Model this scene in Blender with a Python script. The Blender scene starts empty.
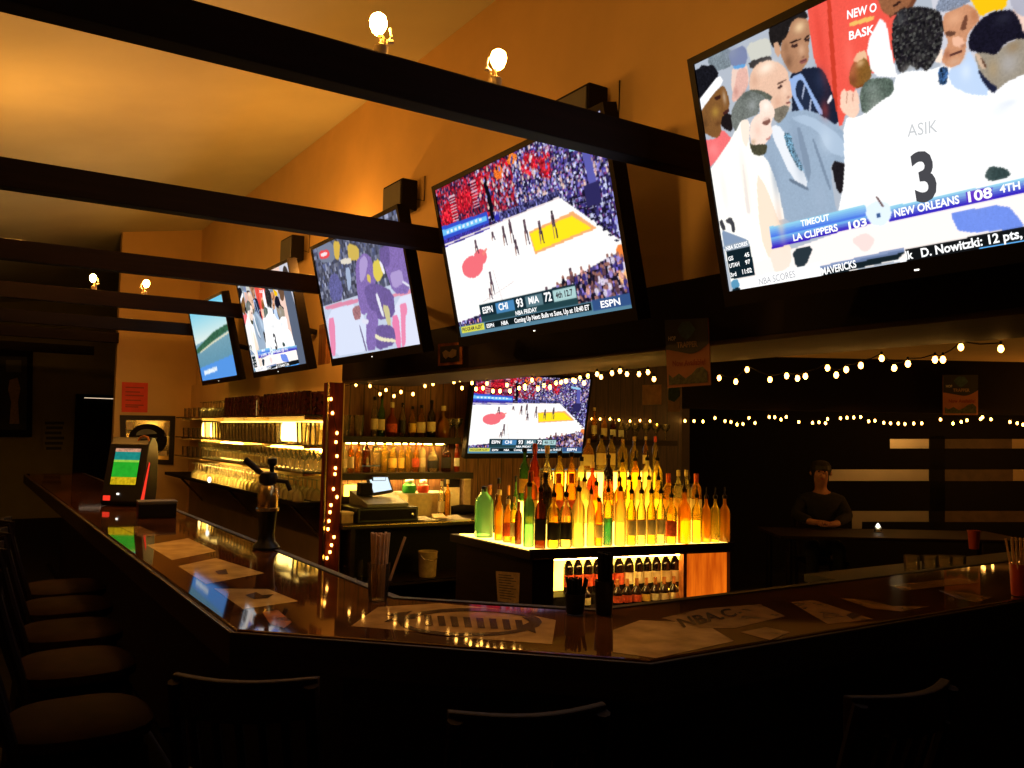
import bpy, bmesh, math, random
import numpy as np
from mathutils import Vector, Matrix
random.seed(7); RNG = np.random.default_rng(11)
SC = bpy.context.scene
COL = SC.collection
PI = math.pi

# ------------------------------------------------------------------ camera
F, YAW, PIT, ROL, CH = 862.4, math.radians(32.70), math.radians(3.30), math.radians(1.13), 1.529
FW = Vector((math.sin(YAW)*math.cos(PIT), math.cos(YAW)*math.cos(PIT), math.sin(PIT)))
_r = Vector((math.cos(YAW), -math.sin(YAW), 0)); _u = _r.cross(FW)
RT = math.cos(ROL)*_r + math.sin(ROL)*_u
UP = -math.sin(ROL)*_r + math.cos(ROL)*_u
EYE = Vector((0, 0, CH))
cam = bpy.data.cameras.new('camera'); cam.sensor_width = 36; cam.lens = F/1024*36; cam.clip_end = 60
co = bpy.data.objects.new('camera', cam); COL.objects.link(co)
co.matrix_world = Matrix(((RT.x, UP.x, -FW.x, 0), (RT.y, UP.y, -FW.y, 0), (RT.z, UP.z, -FW.z, CH), (0, 0, 0, 1)))
SC.camera = co
def ray(x, y): return FW + (x-512)/F*RT - (y-384)/F*UP
def hit(x, y, p, n):                       # where the sight line through a photo point meets a plane of the room
    d = ray(x, y); p = Vector(p); n = Vector(n)
    return EYE + d*((p-EYE).dot(n)/d.dot(n))
def hx(x, y, v): return hit(x, y, (v, 0, 0), (1, 0, 0))
def hy(x, y, v): return hit(x, y, (0, v, 0), (0, 1, 0))
def hz(x, y, v): return hit(x, y, (0, 0, v), (0, 0, 1))
def px(p):
    v = Vector(p)-EYE; d = v.dot(FW)
    return 512+F*v.dot(RT)/d, 384-F*v.dot(UP)/d
def along(P, Q, x, z):                     # the point of plan line PQ seen at photo column x
    a, b = 0.0, 1.0
    P = Vector((P[0], P[1], z)); Q = Vector((Q[0], Q[1], z))
    for _ in range(40):
        m = (a+b)/2
        if px(P.lerp(Q, m))[0] < x: a = m
        else: b = m
    return P.lerp(Q, (a+b)/2)

# ------------------------------------------------------------------ materials
def lin(c):
    return tuple(((v/12.92) if v <= .04045 else ((v+.055)/1.055)**2.4) for v in c)
def rgb(r, g, b): return lin((r/255, g/255, b/255))
def newmat(name):
    m = bpy.data.materials.new(name); m.use_nodes = True
    nt = m.node_tree; nt.nodes.clear()
    return m, nt, nt.nodes.new('ShaderNodeOutputMaterial')
def noise_col(nt, c, amt, scale, stretch=None, detail=4):
    tc = nt.nodes.new('ShaderNodeTexCoord'); src = tc.outputs['Object']
    if stretch:
        mp = nt.nodes.new('ShaderNodeMapping'); mp.inputs['Scale'].default_value = stretch
        nt.links.new(src, mp.inputs['Vector']); src = mp.outputs['Vector']
    nz = nt.nodes.new('ShaderNodeTexNoise'); nz.inputs['Scale'].default_value = scale; nz.inputs['Detail'].default_value = detail
    nt.links.new(src, nz.inputs['Vector'])
    rp = nt.nodes.new('ShaderNodeValToRGB')
    rp.color_ramp.elements[0].position = .3; rp.color_ramp.elements[1].position = .7
    rp.color_ramp.elements[0].color = (*[max(0, v*(1-amt)) for v in c], 1)
    rp.color_ramp.elements[1].color = (*[min(1, v*(1+amt)) for v in c], 1)
    nt.links.new(nz.outputs['Fac'], rp.inputs['Fac'])
    return rp.outputs['Color'], nz.outputs['Fac']
def pbr(name, c, rough=.6, metal=0., amt=.15, scale=8., stretch=None, bump=0., coat=0., spec=.5):
    m, nt, out = newmat(name)
    b = nt.nodes.new('ShaderNodeBsdfPrincipled')
    col, fac = noise_col(nt, c, amt, scale, stretch)
    nt.links.new(col, b.inputs['Base Color'])
    b.inputs['Roughness'].default_value = rough; b.inputs['Metallic'].default_value = metal
    b.inputs['Coat Weight'].default_value = coat; b.inputs['Coat Roughness'].default_value = .04
    b.inputs['Specular IOR Level'].default_value = spec
    if bump:
        bp = nt.nodes.new('ShaderNodeBump'); bp.inputs['Strength'].default_value = bump; bp.inputs['Distance'].default_value = .01
        nt.links.new(fac, bp.inputs['Height']); nt.links.new(bp.outputs['Normal'], b.inputs['Normal'])
    nt.links.new(b.outputs['BSDF'], out.inputs['Surface'])
    return m
def emit(name, c, s, amt=0., scale=6., stretch=None):
    m, nt, out = newmat(name)
    e = nt.nodes.new('ShaderNodeEmission'); e.inputs['Strength'].default_value = s
    if amt: nt.links.new(noise_col(nt, c, amt, scale, stretch)[0], e.inputs['Color'])
    else: e.inputs['Color'].default_value = (*c, 1)
    nt.links.new(e.outputs['Emission'], out.inputs['Surface'])
    return m
def glassy(name, c, body=.25, edge=.6):
    """tinted see-through glass with a little cloudy body, darker rims and a clear gloss"""
    m, nt, out = newmat(name)
    N = nt.nodes.new; L = nt.links.new
    lw = N('ShaderNodeLayerWeight'); lw.inputs['Blend'].default_value = .35
    mx = N('ShaderNodeMix'); mx.data_type = 'RGBA'
    L(lw.outputs['Facing'], mx.inputs['Factor'])
    mx.inputs['A'].default_value = (*c, 1); mx.inputs['B'].default_value = (*[v*edge for v in c], 1)
    tr = N('ShaderNodeBsdfTransparent'); L(mx.outputs['Result'], tr.inputs['Color'])
    tl = N('ShaderNodeBsdfTranslucent'); tl.inputs['Color'].default_value = (*c, 1)
    df = N('ShaderNodeBsdfDiffuse'); df.inputs['Color'].default_value = (*c, 1)
    a = N('ShaderNodeMixShader'); a.inputs['Fac'].default_value = .35; L(tl.outputs[0], a.inputs[1]); L(df.outputs[0], a.inputs[2])
    b = N('ShaderNodeMixShader'); b.inputs['Fac'].default_value = body; L(tr.outputs[0], b.inputs[1]); L(a.outputs[0], b.inputs[2])
    gl = N('ShaderNodeBsdfGlossy'); gl.inputs['Roughness'].default_value = .06
    fr = N('ShaderNodeFresnel'); fr.inputs['IOR'].default_value = 1.45
    g = N('ShaderNodeMixShader'); L(fr.outputs[0], g.inputs['Fac']); L(b.outputs[0], g.inputs[1]); L(gl.outputs[0], g.inputs[2])
    L(g.outputs[0], out.inputs['Surface'])
    return m
def screen_mat(name, s):
    m, nt, out = newmat(name)
    at = nt.nodes.new('ShaderNodeAttribute'); at.attribute_name = 'screen_colour'
    e = nt.nodes.new('ShaderNodeEmission'); e.inputs['Strength'].default_value = s
    nt.links.new(at.outputs['Color'], e.inputs['Color']); nt.links.new(e.outputs[0], out.inputs['Surface'])
    return m
def plank_mat(name, c, width, rough=.5):
    m, nt, out = newmat(name)
    N = nt.nodes.new; L = nt.links.new
    b = N('ShaderNodeBsdfPrincipled'); b.inputs['Roughness'].default_value = rough
    tc = N('ShaderNodeTexCoord'); sp = N('ShaderNodeSeparateXYZ'); L(tc.outputs['Object'], sp.inputs[0])
    ad = N('ShaderNodeMath'); ad.operation = 'ADD'; L(sp.outputs['X'], ad.inputs[0]); L(sp.outputs['Y'], ad.inputs[1])
    dv = N('ShaderNodeMath'); dv.operation = 'DIVIDE'; L(ad.outputs[0], dv.inputs[0]); dv.inputs[1].default_value = width
    frc = N('ShaderNodeMath'); frc.operation = 'FRACT'; L(dv.outputs[0], frc.inputs[0])
    gt = N('ShaderNodeMath'); gt.operation = 'GREATER_THAN'; L(frc.outputs[0], gt.inputs[0]); gt.inputs[1].default_value = .07
    col, fac = noise_col(nt, c, .45, 6, (14, 14, 1))
    mx = N('ShaderNodeMix'); mx.data_type = 'RGBA'; L(gt.outputs[0], mx.inputs['Factor'])
    mx.inputs['A'].default_value = (*[v*.2 for v in c], 1); L(col, mx.inputs['B'])
    L(mx.outputs['Result'], b.inputs['Base Color']); L(b.outputs[0], out.inputs['Surface'])
    return m

M = {}
M['wall'] = pbr('tan wall paint', (.68, .46, .20), .85, amt=.06, scale=3, bump=.05)
M['ceil'] = pbr('pale ceiling paint', (.62, .60, .44), .9, amt=.06, scale=2)
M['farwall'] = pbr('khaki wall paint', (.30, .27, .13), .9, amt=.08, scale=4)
M['floor'] = pbr('dark floor', (.012, .009, .008), .6, amt=.4, scale=5, spec=.2)
M['beam'] = pbr('espresso beam wood', (.011, .004, .004), .7, amt=.35, scale=3, stretch=(1, 18, 18), spec=.2)
M['soffit'] = pbr('black soffit paint', (.007, .003, .004), .7, amt=.2, scale=4, spec=.15)
M['under'] = pbr('stained soffit board', (.036, .014, .005), .75, amt=.4, scale=5, stretch=(16, 1, 16))
M['wood'] = pbr('dark bar wood', (.016, .007, .005), .5, amt=.4, scale=4, stretch=(1, 1, 12), spec=.3)
M['stool'] = pbr('dark stool wood', (.009, .004, .0035), .6, amt=.3, scale=6, spec=.12)
M['seat'] = pbr('brown seat pad', (.022, .009, .006), .7, amt=.2, scale=20, spec=.06)
M['postwood'] = pbr('red brown post wood', (.085, .012, .006), .8, amt=.4, scale=4, stretch=(12, 12, 1), spec=.1)
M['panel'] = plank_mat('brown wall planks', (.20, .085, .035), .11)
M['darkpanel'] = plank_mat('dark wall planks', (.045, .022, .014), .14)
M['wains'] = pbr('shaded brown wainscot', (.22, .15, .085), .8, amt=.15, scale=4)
M['resin'] = pbr('brown resin bar top', (.075, .026, .008), .04, amt=.5, scale=3, stretch=(2, 2, 2), spec=.5)
M['paper_resin'] = pbr('cream print and wall sheen under resin', (.85, .58, .22), .04, amt=.25, scale=14, spec=.5)  # lightened print tone also carries the wall's reflection
M['paper_front'] = pbr('darkened print under resin', (.50, .30, .11), .05, amt=.3, scale=14, spec=.3)  # print tone darkened to offset the light of the screens
M['paper_dim'] = pbr('light-dimmed print under resin', (.34, .19, .07), .06, amt=.35, scale=14, spec=.3)  # print tone darkened for the light falling off along the bar
M['ink_resin'] = pbr('dark print under resin', (.09, .055, .03), .06, amt=.3, scale=12, spec=.4)
M['blue_resin'] = pbr('blue badge under resin', (.16, .22, .42), .06, amt=.5, scale=30, spec=.4)
M['grey_resin'] = pbr('grey print under resin', (.45, .4, .36), .06, amt=.6, scale=40, spec=.4)
M['rust_resin'] = pbr('rust print under resin', (.42, .15, .04), .06, amt=.5, scale=18, spec=.4)
M['black'] = pbr('black plastic', (.008, .007, .008), .35, amt=.1, spec=.3)
M['bezel'] = pbr('black bezel plastic', (.006, .004, .005), .5, amt=.1, spec=.12)
M['blackm'] = pbr('matte black', (.006, .004, .004), .7, amt=.1, spec=.15)
M['grey'] = pbr('grey plastic', (.12, .12, .12), .5, amt=.1)
M['chrome'] = pbr('chrome', (.75, .73, .7), .15, 1., amt=.05)
M['brass'] = pbr('brushed brass', (.75, .55, .25), .25, 1., amt=.1)
M['white'] = pbr('white paper', (.75, .72, .66), .8, amt=.05)
M['cream'] = pbr('cream label paper', (.72, .58, .34), .7, amt=.1, scale=40)
M['tan'] = pbr('tan paper', (.48, .34, .2), .8, amt=.2, scale=30)
M['redpaper'] = pbr('red paper', (.75, .07, .035), .7, amt=.1)
M['redcup'] = pbr('red plastic', (.6, .08, .04), .35, amt=.1)
M['straw'] = pbr('pale straw plastic', (.88, .60, .34), .4, amt=.2, scale=30)
M['whitelabel'] = pbr('white label paper', (.78, .74, .64), .7, amt=.1, scale=50)
M['redlabel'] = pbr('red label paper', (.65, .09, .03), .6, amt=.3, scale=50)
M['blacklabel'] = pbr('black label paper', (.02, .015, .015), .5, amt=.3)
M['yellowlabel'] = pbr('yellow label paper', (.8, .5, .08), .6, amt=.2, scale=40)
M['bluelabel'] = pbr('blue label paper', (.06, .12, .3), .6, amt=.3, scale=40)
M['skin'] = pbr('skin', (.50, .22, .14), .55, amt=.08, scale=20)
M['hair'] = pbr('dark hair', (.02, .013, .01), .6, amt=.4, scale=60)
M['cloth'] = pbr('black cloth', (.016, .014, .018), .9, amt=.3, scale=40)
M['lampmetal'] = pbr('cream lamp metal', (.55, .42, .22), .35, amt=.1)
M['bulb'] = emit('lit lamp bulb', (1., .45, .08), 230.)
M['fairy'] = emit('lit fairy bulb', (1., .45, .075), 18.)
M['litpanel'] = emit('lit amber acrylic', (1., .50, .05), 8.0, .3, 7.)
M['littop'] = emit('lit amber counter top', (1., .54, .08), 8.0, .2, 5.)
M['litorange'] = emit('lit orange acrylic', (1., .125, .004), .95, .5, 3., (9, 9, 1.2))
M['strip'] = emit('lit shelf lamp', (1., .58, .14), 55.)
M['tube'] = emit('lit tube and added ledge glow', (1., .60, .13), 70.)
M['glow'] = emit('added shelf glow', (1., .66, .16), 7.)
M['posscreen'] = emit('register screen', (.75, .9, 1.), 1.1)
M['screen'] = screen_mat('television picture', 1.12)
M['txt_white'] = emit('white caption', (1, 1, 1), 1.15)
M['txt_grey'] = emit('grey caption', (.45, .45, .48), 1.)
M['txt_num'] = emit('charcoal numeral', (.07, .07, .08), 1.)
M['txt_dark'] = emit('dark caption', (.05, .05, .06), 1.)
M['txt_mid'] = emit('pale caption', (.62, .64, .66), 1.)
M['redglow'] = emit('red lit plastic', (1., .045, .02), 1.)
M['white_lit'] = emit('white lit lens', (1., .95, .85), 2.2)
M['doorlight'] = emit('lit gap', (1., .75, .5), 1.)
M['glass'] = glassy('clear glass', (.96, .92, .80), .10, .72)
M['glass_lit'] = glassy('cloudy clear glass', (.97, .90, .66), .4, .8)
M['shelfglass'] = glassy('shelf glass', (.85, .85, .7), .12, .6)
def dark_glass(n, c): return pbr(n, c, .08, amt=.2, coat=.6)
G = {
 'clear': glassy('clear spirit glass', (.99, .90, .58), .16, .68),
 'frost': glassy('frosted glass', (1., .90, .55), .5, .85),
 'yellow': glassy('yellow spirit glass', (1., .80, .22), .22, .68),
 'amber': glassy('amber spirit glass', (.98, .60, .10), .22, .6),
 'orange': glassy('orange liqueur glass', (1., .56, .07), .3, .68),
 'red': glassy('red liqueur glass', (.88, .20, .06), .35, .5),
 'green': glassy('green glass', (.30, .62, .20), .25, .5),
 'teal': glassy('teal gin glass', (.42, .80, .55), .3, .55),
 'blue': glassy('blue liqueur glass', (.20, .65, .75), .45, .6),
 'brown': glassy('brown liqueur glass', (.34, .12, .03), .25, .5),
 'dark': dark_glass('dark wine glass', (.018, .008, .006)),
}

# ------------------------------------------------------------------ mesh helpers
class MB:
    def __init__(s): s.v = []; s.f = []; s.smooth = False
    def add(s, vs, fs):
        b = len(s.v); s.v += [tuple(x) for x in vs]; s.f += [tuple(i+b for i in f) for f in fs]; return s
    def box(s, c, d, R=None):
        hx_, hy_, hz_ = d[0]/2, d[1]/2, d[2]/2
        vs = [Vector((x, y, z)) for x in (-hx_, hx_) for y in (-hy_, hy_) for z in (-hz_, hz_)]
        if R is not None: vs = [R @ v for v in vs]
        vs = [v+Vector(c) for v in vs]
        return s.add(vs, [(0, 1, 3, 2), (4, 6, 7, 5), (0, 4, 5, 1), (2, 3, 7, 6), (0, 2, 6, 4), (1, 5, 7, 3)])
    def span(s, a, b):
        return s.box([(a[i]+b[i])/2 for i in range(3)], [abs(b[i]-a[i]) for i in range(3)])
    def prism(s, poly, z0, z1):
        n = len(poly)
        vs = [(p[0], p[1], z0) for p in poly]+[(p[0], p[1], z1) for p in poly]
        return s.add(vs, [tuple(range(n))[::-1], tuple(range(n, 2*n))]+[(i, (i+1) % n, n+(i+1) % n, n+i) for i in range(n)])
    def lathe(s, prof, n=16, c=(0, 0, 0), sx=1., sy=1., power=2., caps=True):
        vs = []; fs = []
        for r, z in prof:
            for k in range(n):
                a = 2*PI*(k+.5)/n; ca, sa = math.cos(a), math.sin(a)
                q = 1. if power == 2. else 1/((abs(ca)**power+abs(sa)**power)**(1/power))
                vs.append((c[0]+r*q*ca*sx, c[1]+r*q*sa*sy, c[2]+z))
        for i in range(len(prof)-1):
            for k in range(n):
                fs.append((i*n+k, i*n+(k+1) % n, (i+1)*n+(k+1) % n, (i+1)*n+k))
        if caps:
            fs.append(tuple(range(n))[::-1]); t = (len(prof)-1)*n; fs.append(tuple(range(t, t+n)))
        s.smooth = True
        return s.add(vs, fs)
    def tube(s, pts, r, n=8, caps=True):
        pts = [Vector(p) for p in pts]; vs = []; fs = []
        rs = r if isinstance(r, (list, tuple)) else [r]*len(pts)
        for i, p in enumerate(pts):
            t = (pts[min(i+1, len(pts)-1)]-pts[max(i-1, 0)]).normalized()
            a = t.cross(Vector((0, 0, 1)) if abs(t.z) < .9 else Vector((1, 0, 0))).normalized(); b = t.cross(a)
            for k in range(n):
                q = 2*PI*k/n; vs.append(p+(a*math.cos(q)+b*math.sin(q))*rs[i])
        for i in range(len(pts)-1):
            for k in range(n):
                fs.append((i*n+k, i*n+(k+1) % n, (i+1)*n+(k+1) % n, (i+1)*n+k))
        if caps: fs.append(tuple(range(n))[::-1]); t = (len(pts)-1)*n; fs.append(tuple(range(t, t+n)))
        s.smooth = True
        return s.add(vs, fs)
    def ball(s, c, r, n=10, m=6, sz=1.):
        prof = [(max(1e-4, r*math.sin(PI*i/m)), -r*sz*math.cos(PI*i/m)) for i in range(m+1)]
        return s.lathe(prof, n, c)
    def quad(s, a, b, c, d): return s.add([a, b, c, d], [(0, 1, 2, 3)])
    def mesh(s, name, mat, bevel=0.):
        me = bpy.data.meshes.new(name)
        me.from_pydata(s.v, [], s.f)
        if bevel:
            bm = bmesh.new(); bm.from_mesh(me)
            bmesh.ops.bevel(bm, geom=bm.edges[:], offset=bevel, segments=2, affect='EDGES', profile=.6, clamp_overlap=True)
            bm.to_mesh(me); bm.free()
        if s.smooth:
            me.polygons.foreach_set('use_smooth', [True]*len(me.polygons))
            try: me.set_sharp_from_angle(angle=math.radians(40))
            except Exception: pass
        me.materials.append(M[mat] if isinstance(mat, str) else mat)
        me.update()
        return me
def link(name, me, parent=None, loc=None, rot=None):
    o = bpy.data.objects.new(name, me); COL.objects.link(o)
    if parent is not None: o.parent = parent
    if loc is not None: o.location = loc
    if rot is not None: o.rotation_euler = rot
    return o
def tag(o, label, cat, group=None):
    o['label'] = label; o['category'] = cat
    if group: o['group'] = group
    return o
def struct(name, mb, mat, bevel=0.):
    o = link(name, mb.mesh(name, mat, bevel)); o['kind'] = 'structure'; return o
def empty(name, loc, rz=0., label=None, cat=None, group=None):
    o = bpy.data.objects.new(name, None); COL.objects.link(o); o.empty_display_size = .1
    o.location = loc; o.rotation_euler = (0, 0, rz)
    if label: tag(o, label, cat, group)
    return o
def part(name, mb, mat, parent, bevel=0., label=None):
    o = link(name, mb.mesh(name, mat, bevel), parent)
    if label: o['label'] = label
    return o
def dup(root, loc, rz=None):
    r = root.copy(); COL.objects.link(r); r.location = loc
    if rz is not None: r.rotation_euler = (0, 0, rz)
    for ch in list(root.children):
        c = ch.copy(); COL.objects.link(c); c.parent = r
        for g in list(ch.children):
            d = g.copy(); COL.objects.link(d); d.parent = c
    return r
ORD = ['first', 'second', 'third', 'fourth', 'fifth', 'sixth', 'seventh', 'eighth', 'ninth', 'tenth', 'eleventh', 'twelfth', 'thirteenth', 'fourteenth', 'fifteenth', 'sixteenth', 'seventeenth', 'eighteenth', 'nineteenth', 'twentieth', 'twenty-first', 'twenty-second', 'twenty-third', 'twenty-fourth']
_font = {}
def text_mesh(s, mat, bold=False):
    """flat lettering as a mesh: lower left corner at the origin, capital height 1"""
    cu = bpy.data.curves.new('lettering', 'FONT'); cu.body = s; cu.resolution_u = 3
    if bold: cu.offset = .028
    ob = bpy.data.objects.new('lettering', cu); COL.objects.link(ob)
    dg = bpy.context.evaluated_depsgraph_get()
    me = bpy.data.meshes.new_from_object(ob.evaluated_get(dg))
    bpy.data.objects.remove(ob); bpy.data.curves.remove(cu)
    co_ = np.array([v.co for v in me.vertices]) if len(me.vertices) else np.zeros((1, 3))
    x0, x1 = co_[:, 0].min(), co_[:, 0].max()
    for v in me.vertices: v.co.x -= x0; v.co /= .70
    me.materials.clear(); me.materials.append(M[mat])
    return me, (x1-x0)/.70

# ------------------------------------------------------------------ the room
WX = 2.25                                              # face of the tall tan wall
struct('floor', MB().span((-4.6, -3.1, -.1), (16, 18, 0)), 'floor')
cz = lambda x: 3.775+(x-WX)*.17
c = MB(); c.add([(-4.6, -3.1, cz(-4.6)), (2.4, -3.1, cz(2.4)), (2.4, 16.3, cz(2.4)), (-4.6, 16.3, cz(-4.6)),
                 (-4.6, -3.1, cz(-4.6)+.1), (2.4, -3.1, cz(2.4)+.1), (2.4, 16.3, cz(2.4)+.1), (-4.6, 16.3, cz(-4.6)+.1)],
                [(0, 1, 2, 3), (7, 6, 5, 4), (0, 4, 5, 1), (1, 5, 6, 2), (2, 6, 7, 3), (3, 7, 4, 0)])
struct('ceiling', c, 'ceil')
w = MB(); w.prism([(2.0, 0), (3.9, 0), (3.9, .15), (2.0, .15)], 0, 0.001); w.v = []; w.f = []
w.span((WX, -3.1, 2.0), (WX+.15, 10.1, 3.85)); w.span((WX-.05, 5.56, 0), (WX-.035, 10.1, 2.0))
struct('wall_right', w, 'wall')
struct('wall_end', MB().span((1.42, 10.1, 0), (2.4, 10.22, 3.8)), 'wall')
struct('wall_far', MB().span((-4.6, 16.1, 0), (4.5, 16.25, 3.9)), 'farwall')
struct('wall_left', MB().span((-4.75, -3.1, 0), (-4.6, 16.25, 3.9)), 'wall')
struct('wall_behind', MB().span((-4.75, -3.25, 0), (16, -3.1, 3.9)), 'farwall')
# inner side behind the soffit: bar back wall, low ceiling, the slanting header and what lies past it
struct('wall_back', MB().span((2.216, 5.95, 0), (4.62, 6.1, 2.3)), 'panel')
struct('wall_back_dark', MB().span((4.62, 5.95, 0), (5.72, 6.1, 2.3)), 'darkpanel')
struct('ceiling_low', MB().span((2.4, -3.1, 2.3), (16, 18, 2.4)), 'wall')
HA, HD, HN = Vector((5.7, 5.98, 0)), Vector((.8416, -.5402, 0)), Vector((.5402, .8416, 0))
def slab(p, q, th, z0, z1):
    p = Vector(p); q = Vector(q); n = Vector((-(q-p).y, (q-p).x, 0)).normalized()*th
    return MB().prism([tuple(p[:2]), tuple(q[:2]), tuple((q+n)[:2]), tuple((p+n)[:2])], z0, z1)
struct('trim_header', slab(HA, HA+HD*9.5, .12, 1.80, 2.3), 'soffit')
struct('wall_alcove', slab(HA+HN*3-HD*1.5, HA+HN*3+HD*12, .12, 0, 2.3), 'wall')
struct('wall_far_right', MB().span((15.9, -3.1, 0), (16, 18, 2.4)), 'farwall')
# soffit over the bar opening with its boarded underside
struct('soffit', MB().span((2.169, -1.5, 1.862), (2.66, 5.50, 2.09)), 'soffit')
struct('trim_underside', MB().span((2.172, -1.5, 1.845), (2.657, 5.50, 1.862)), 'under')
PX0, PX1 = hy(327.5, 480, 5.44).x, hy(341, 480, 5.44).x
struct('post', MB().span((PX0, 5.44, 0), (PX1, 5.56, 1.845)), 'postwood')
struct('trim_post', MB().span((PX0-.012, 5.45, .3), (PX0, 5.47, 1.845)), 'brass')
# brown wainscot below the glass shelves
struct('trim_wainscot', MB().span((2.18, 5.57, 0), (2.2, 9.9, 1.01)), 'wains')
# tie beams
BY = [2.064, 3.713, 5.352, 6.968, 8.628, 10.02, 12.0]
for i, y in enumerate(BY):
    o = struct('ceiling_beam', MB().span((-4.6, y, 2.417), (WX if y < 10 else 1.42, y+.072, 2.528)), 'beam', .004)
# door in the far wall
struct('door_1', MB().span((1.71, 16.06, 0), (2.45, 16.1, 2.0)), 'blackm')
struct('door_1_frame', MB().span((1.66, 16.05, 0), (1.71, 16.1, 2.05)).span((1.66, 16.05, 2.0), (2.5, 16.1, 2.05)), 'blackm')
lite = link('trim_lit_gap', MB().span((1.78, 16.045, 1.985), (2.3, 16.05, 1.995)).mesh('trim_lit_gap', 'doorlight')); lite['kind'] = 'structure'

# ------------------------------------------------------------------ television pictures
def frame_from(center, right, up):
    r = right.normalized(); n = r.cross(up).normalized(); u = n.cross(r)
    return Matrix(((r.x, u.x, n.x, center.x), (r.y, u.y, n.y, center.y), (r.z, u.z, n.z, center.z), (0, 0, 0, 1)))
XB, XT, ZB, ZT, TW = 1.9625, 1.8085, 1.9752, 2.644, 1.22
TY = [1.2291, 2.8953, 4.5293, 6.2265, 7.9291]
TH = math.hypot(XB-XT, ZT-ZB)
def tv_frame(y): return frame_from(Vector(((XB+XT)/2, y, (ZB+ZT)/2)), Vector((0, -1, 0)), Vector((XT-XB, 0, ZT-ZB)))
def to_local(MW, x, y):
    n = MW.to_3x3().col[2]; p = hit(x, y, MW.translation, n)
    q = MW.inverted() @ p
    return q.x, q.y
class Raster:
    def __init__(s, nx, ny, w, h, base):
        s.nx, s.ny, s.w, s.h = nx, ny, w, h
        s.a = np.zeros((ny, nx, 3)); s.a[:] = np.array(base)/255
        s.X, s.Y = np.meshgrid((np.arange(nx)+.5)/nx*w-w/2, (np.arange(ny)+.5)/ny*h-h/2)   # metres on the screen
        s.U, s.V = s.X/w+.5, .5-s.Y/h                                                     # 0..1 from the top left
    def mask_poly(s, pts):
        m = np.zeros((s.ny, s.nx), bool); n = len(pts)
        for i in range(n):
            x0, y0 = pts[i]; x1, y1 = pts[(i+1) % n]
            if y0 == y1: continue
            c_ = ((s.Y >= min(y0, y1)) & (s.Y < max(y0, y1)))
            m ^= c_ & (s.X < x0+(s.Y-y0)*(x1-x0)/(y1-y0))
        return m
    def put(s, m, col, noise=0., col2=None, t=None):
        c_ = np.array(col)/255
        if col2 is not None: c_ = c_+(np.array(col2)/255-c_)*t[m][:, None]
        k = m.sum()
        v = np.broadcast_to(c_, (k, 3)).copy()
        if noise: v *= 1+noise*RNG.standard_normal((k, 1))
        s.a[m] = np.clip(v, 0, 1.2)
    def uvpts(s, pts): return [((u-.5)*s.w, (.5-v)*s.h) for u, v in pts]
    def poly(s, pts, col, noise=0.): s.put(s.mask_poly(pts), col, noise)
    def uvpoly(s, pts, col, noise=0.): s.poly(s.uvpts(pts), col, noise)
    def uvell(s, u, v, ru, rv, col, noise=0.): s.put(((s.U-u)/ru)**2+((s.V-v)/rv)**2 < 1, col, noise)
    def blur(s, k=1):
        for _ in range(k):
            p = np.pad(s.a, ((1, 1), (1, 1), (0, 0)), 'edge')
            s.a = (p[1:-1, 1:-1]*4+p[:-2, 1:-1]+p[2:, 1:-1]+p[1:-1, :-2]+p[1:-1, 2:])/8
    def crowd(s, m, cols, size, dens=1.):
        """speckle of small coloured blobs inside mask m"""
        gy, gx = int(s.ny/size)+2, int(s.nx/size)+2
        pick = RNG.integers(0, len(cols), (gy, gx)); jit = RNG.uniform(.55, 1.25, (gy, gx))
        iy = ((np.arange(s.ny)+0)/size).astype(int); ix = (np.arange(s.nx)/size).astype(int)
        f = (np.array(cols)/255)[pick]*jit[..., None]
        img = f[iy][:, ix]
        s.a[m] = np.clip(img[m], 0, 1.1)
    def soft(s, x, y, rx, ry, col, a=.5):
        d = ((s.X-x)/rx)**2+((s.Y-y)/ry)**2
        k = (a*np.exp(-d*1.6))[..., None]; s.a = s.a*(1-k)+np.array(col)/255*k
    def mesh(s, name):
        nx, ny = s.nx, s.ny
        xs = np.linspace(-s.w/2, s.w/2, nx+1); ys = np.linspace(-s.h/2, s.h/2, ny+1)
        vx, vy = np.meshgrid(xs, ys)
        v = np.stack([vx.ravel(), vy.ravel(), np.zeros(vx.size)], 1)
        j, i = np.meshgrid(np.arange(ny), np.arange(nx), indexing='ij')
        a = (j*(nx+1)+i).ravel(); q = np.stack([a, a+1, a+nx+2, a+nx+1], 1)
        me = bpy.data.meshes.new(name)
        me.vertices.add(len(v)); me.vertices.foreach_set('co', v.ravel())
        me.loops.add(q.size); me.loops.foreach_set('vertex_index', q.ravel())
        me.polygons.add(len(q)); me.polygons.foreach_set('loop_start', np.arange(0, q.size, 4)); me.polygons.foreach_set('loop_total', np.full(len(q), 4))
        me.update()
        c_ = np.clip(s.a, 0, 1.3).reshape(-1, 3)
        l_ = np.where(c_ <= .04045, c_/12.92, ((c_+.055)/1.055)**2.4)
        l_ = np.repeat(np.concatenate([l_, np.ones((len(l_), 1))], 1), 4, 0)
        at = me.color_attributes.new('screen_colour', 'FLOAT_COLOR', 'CORNER'); at.data.foreach_set('color', l_.ravel())
        me.materials.append(M['screen'])
        return me

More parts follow.
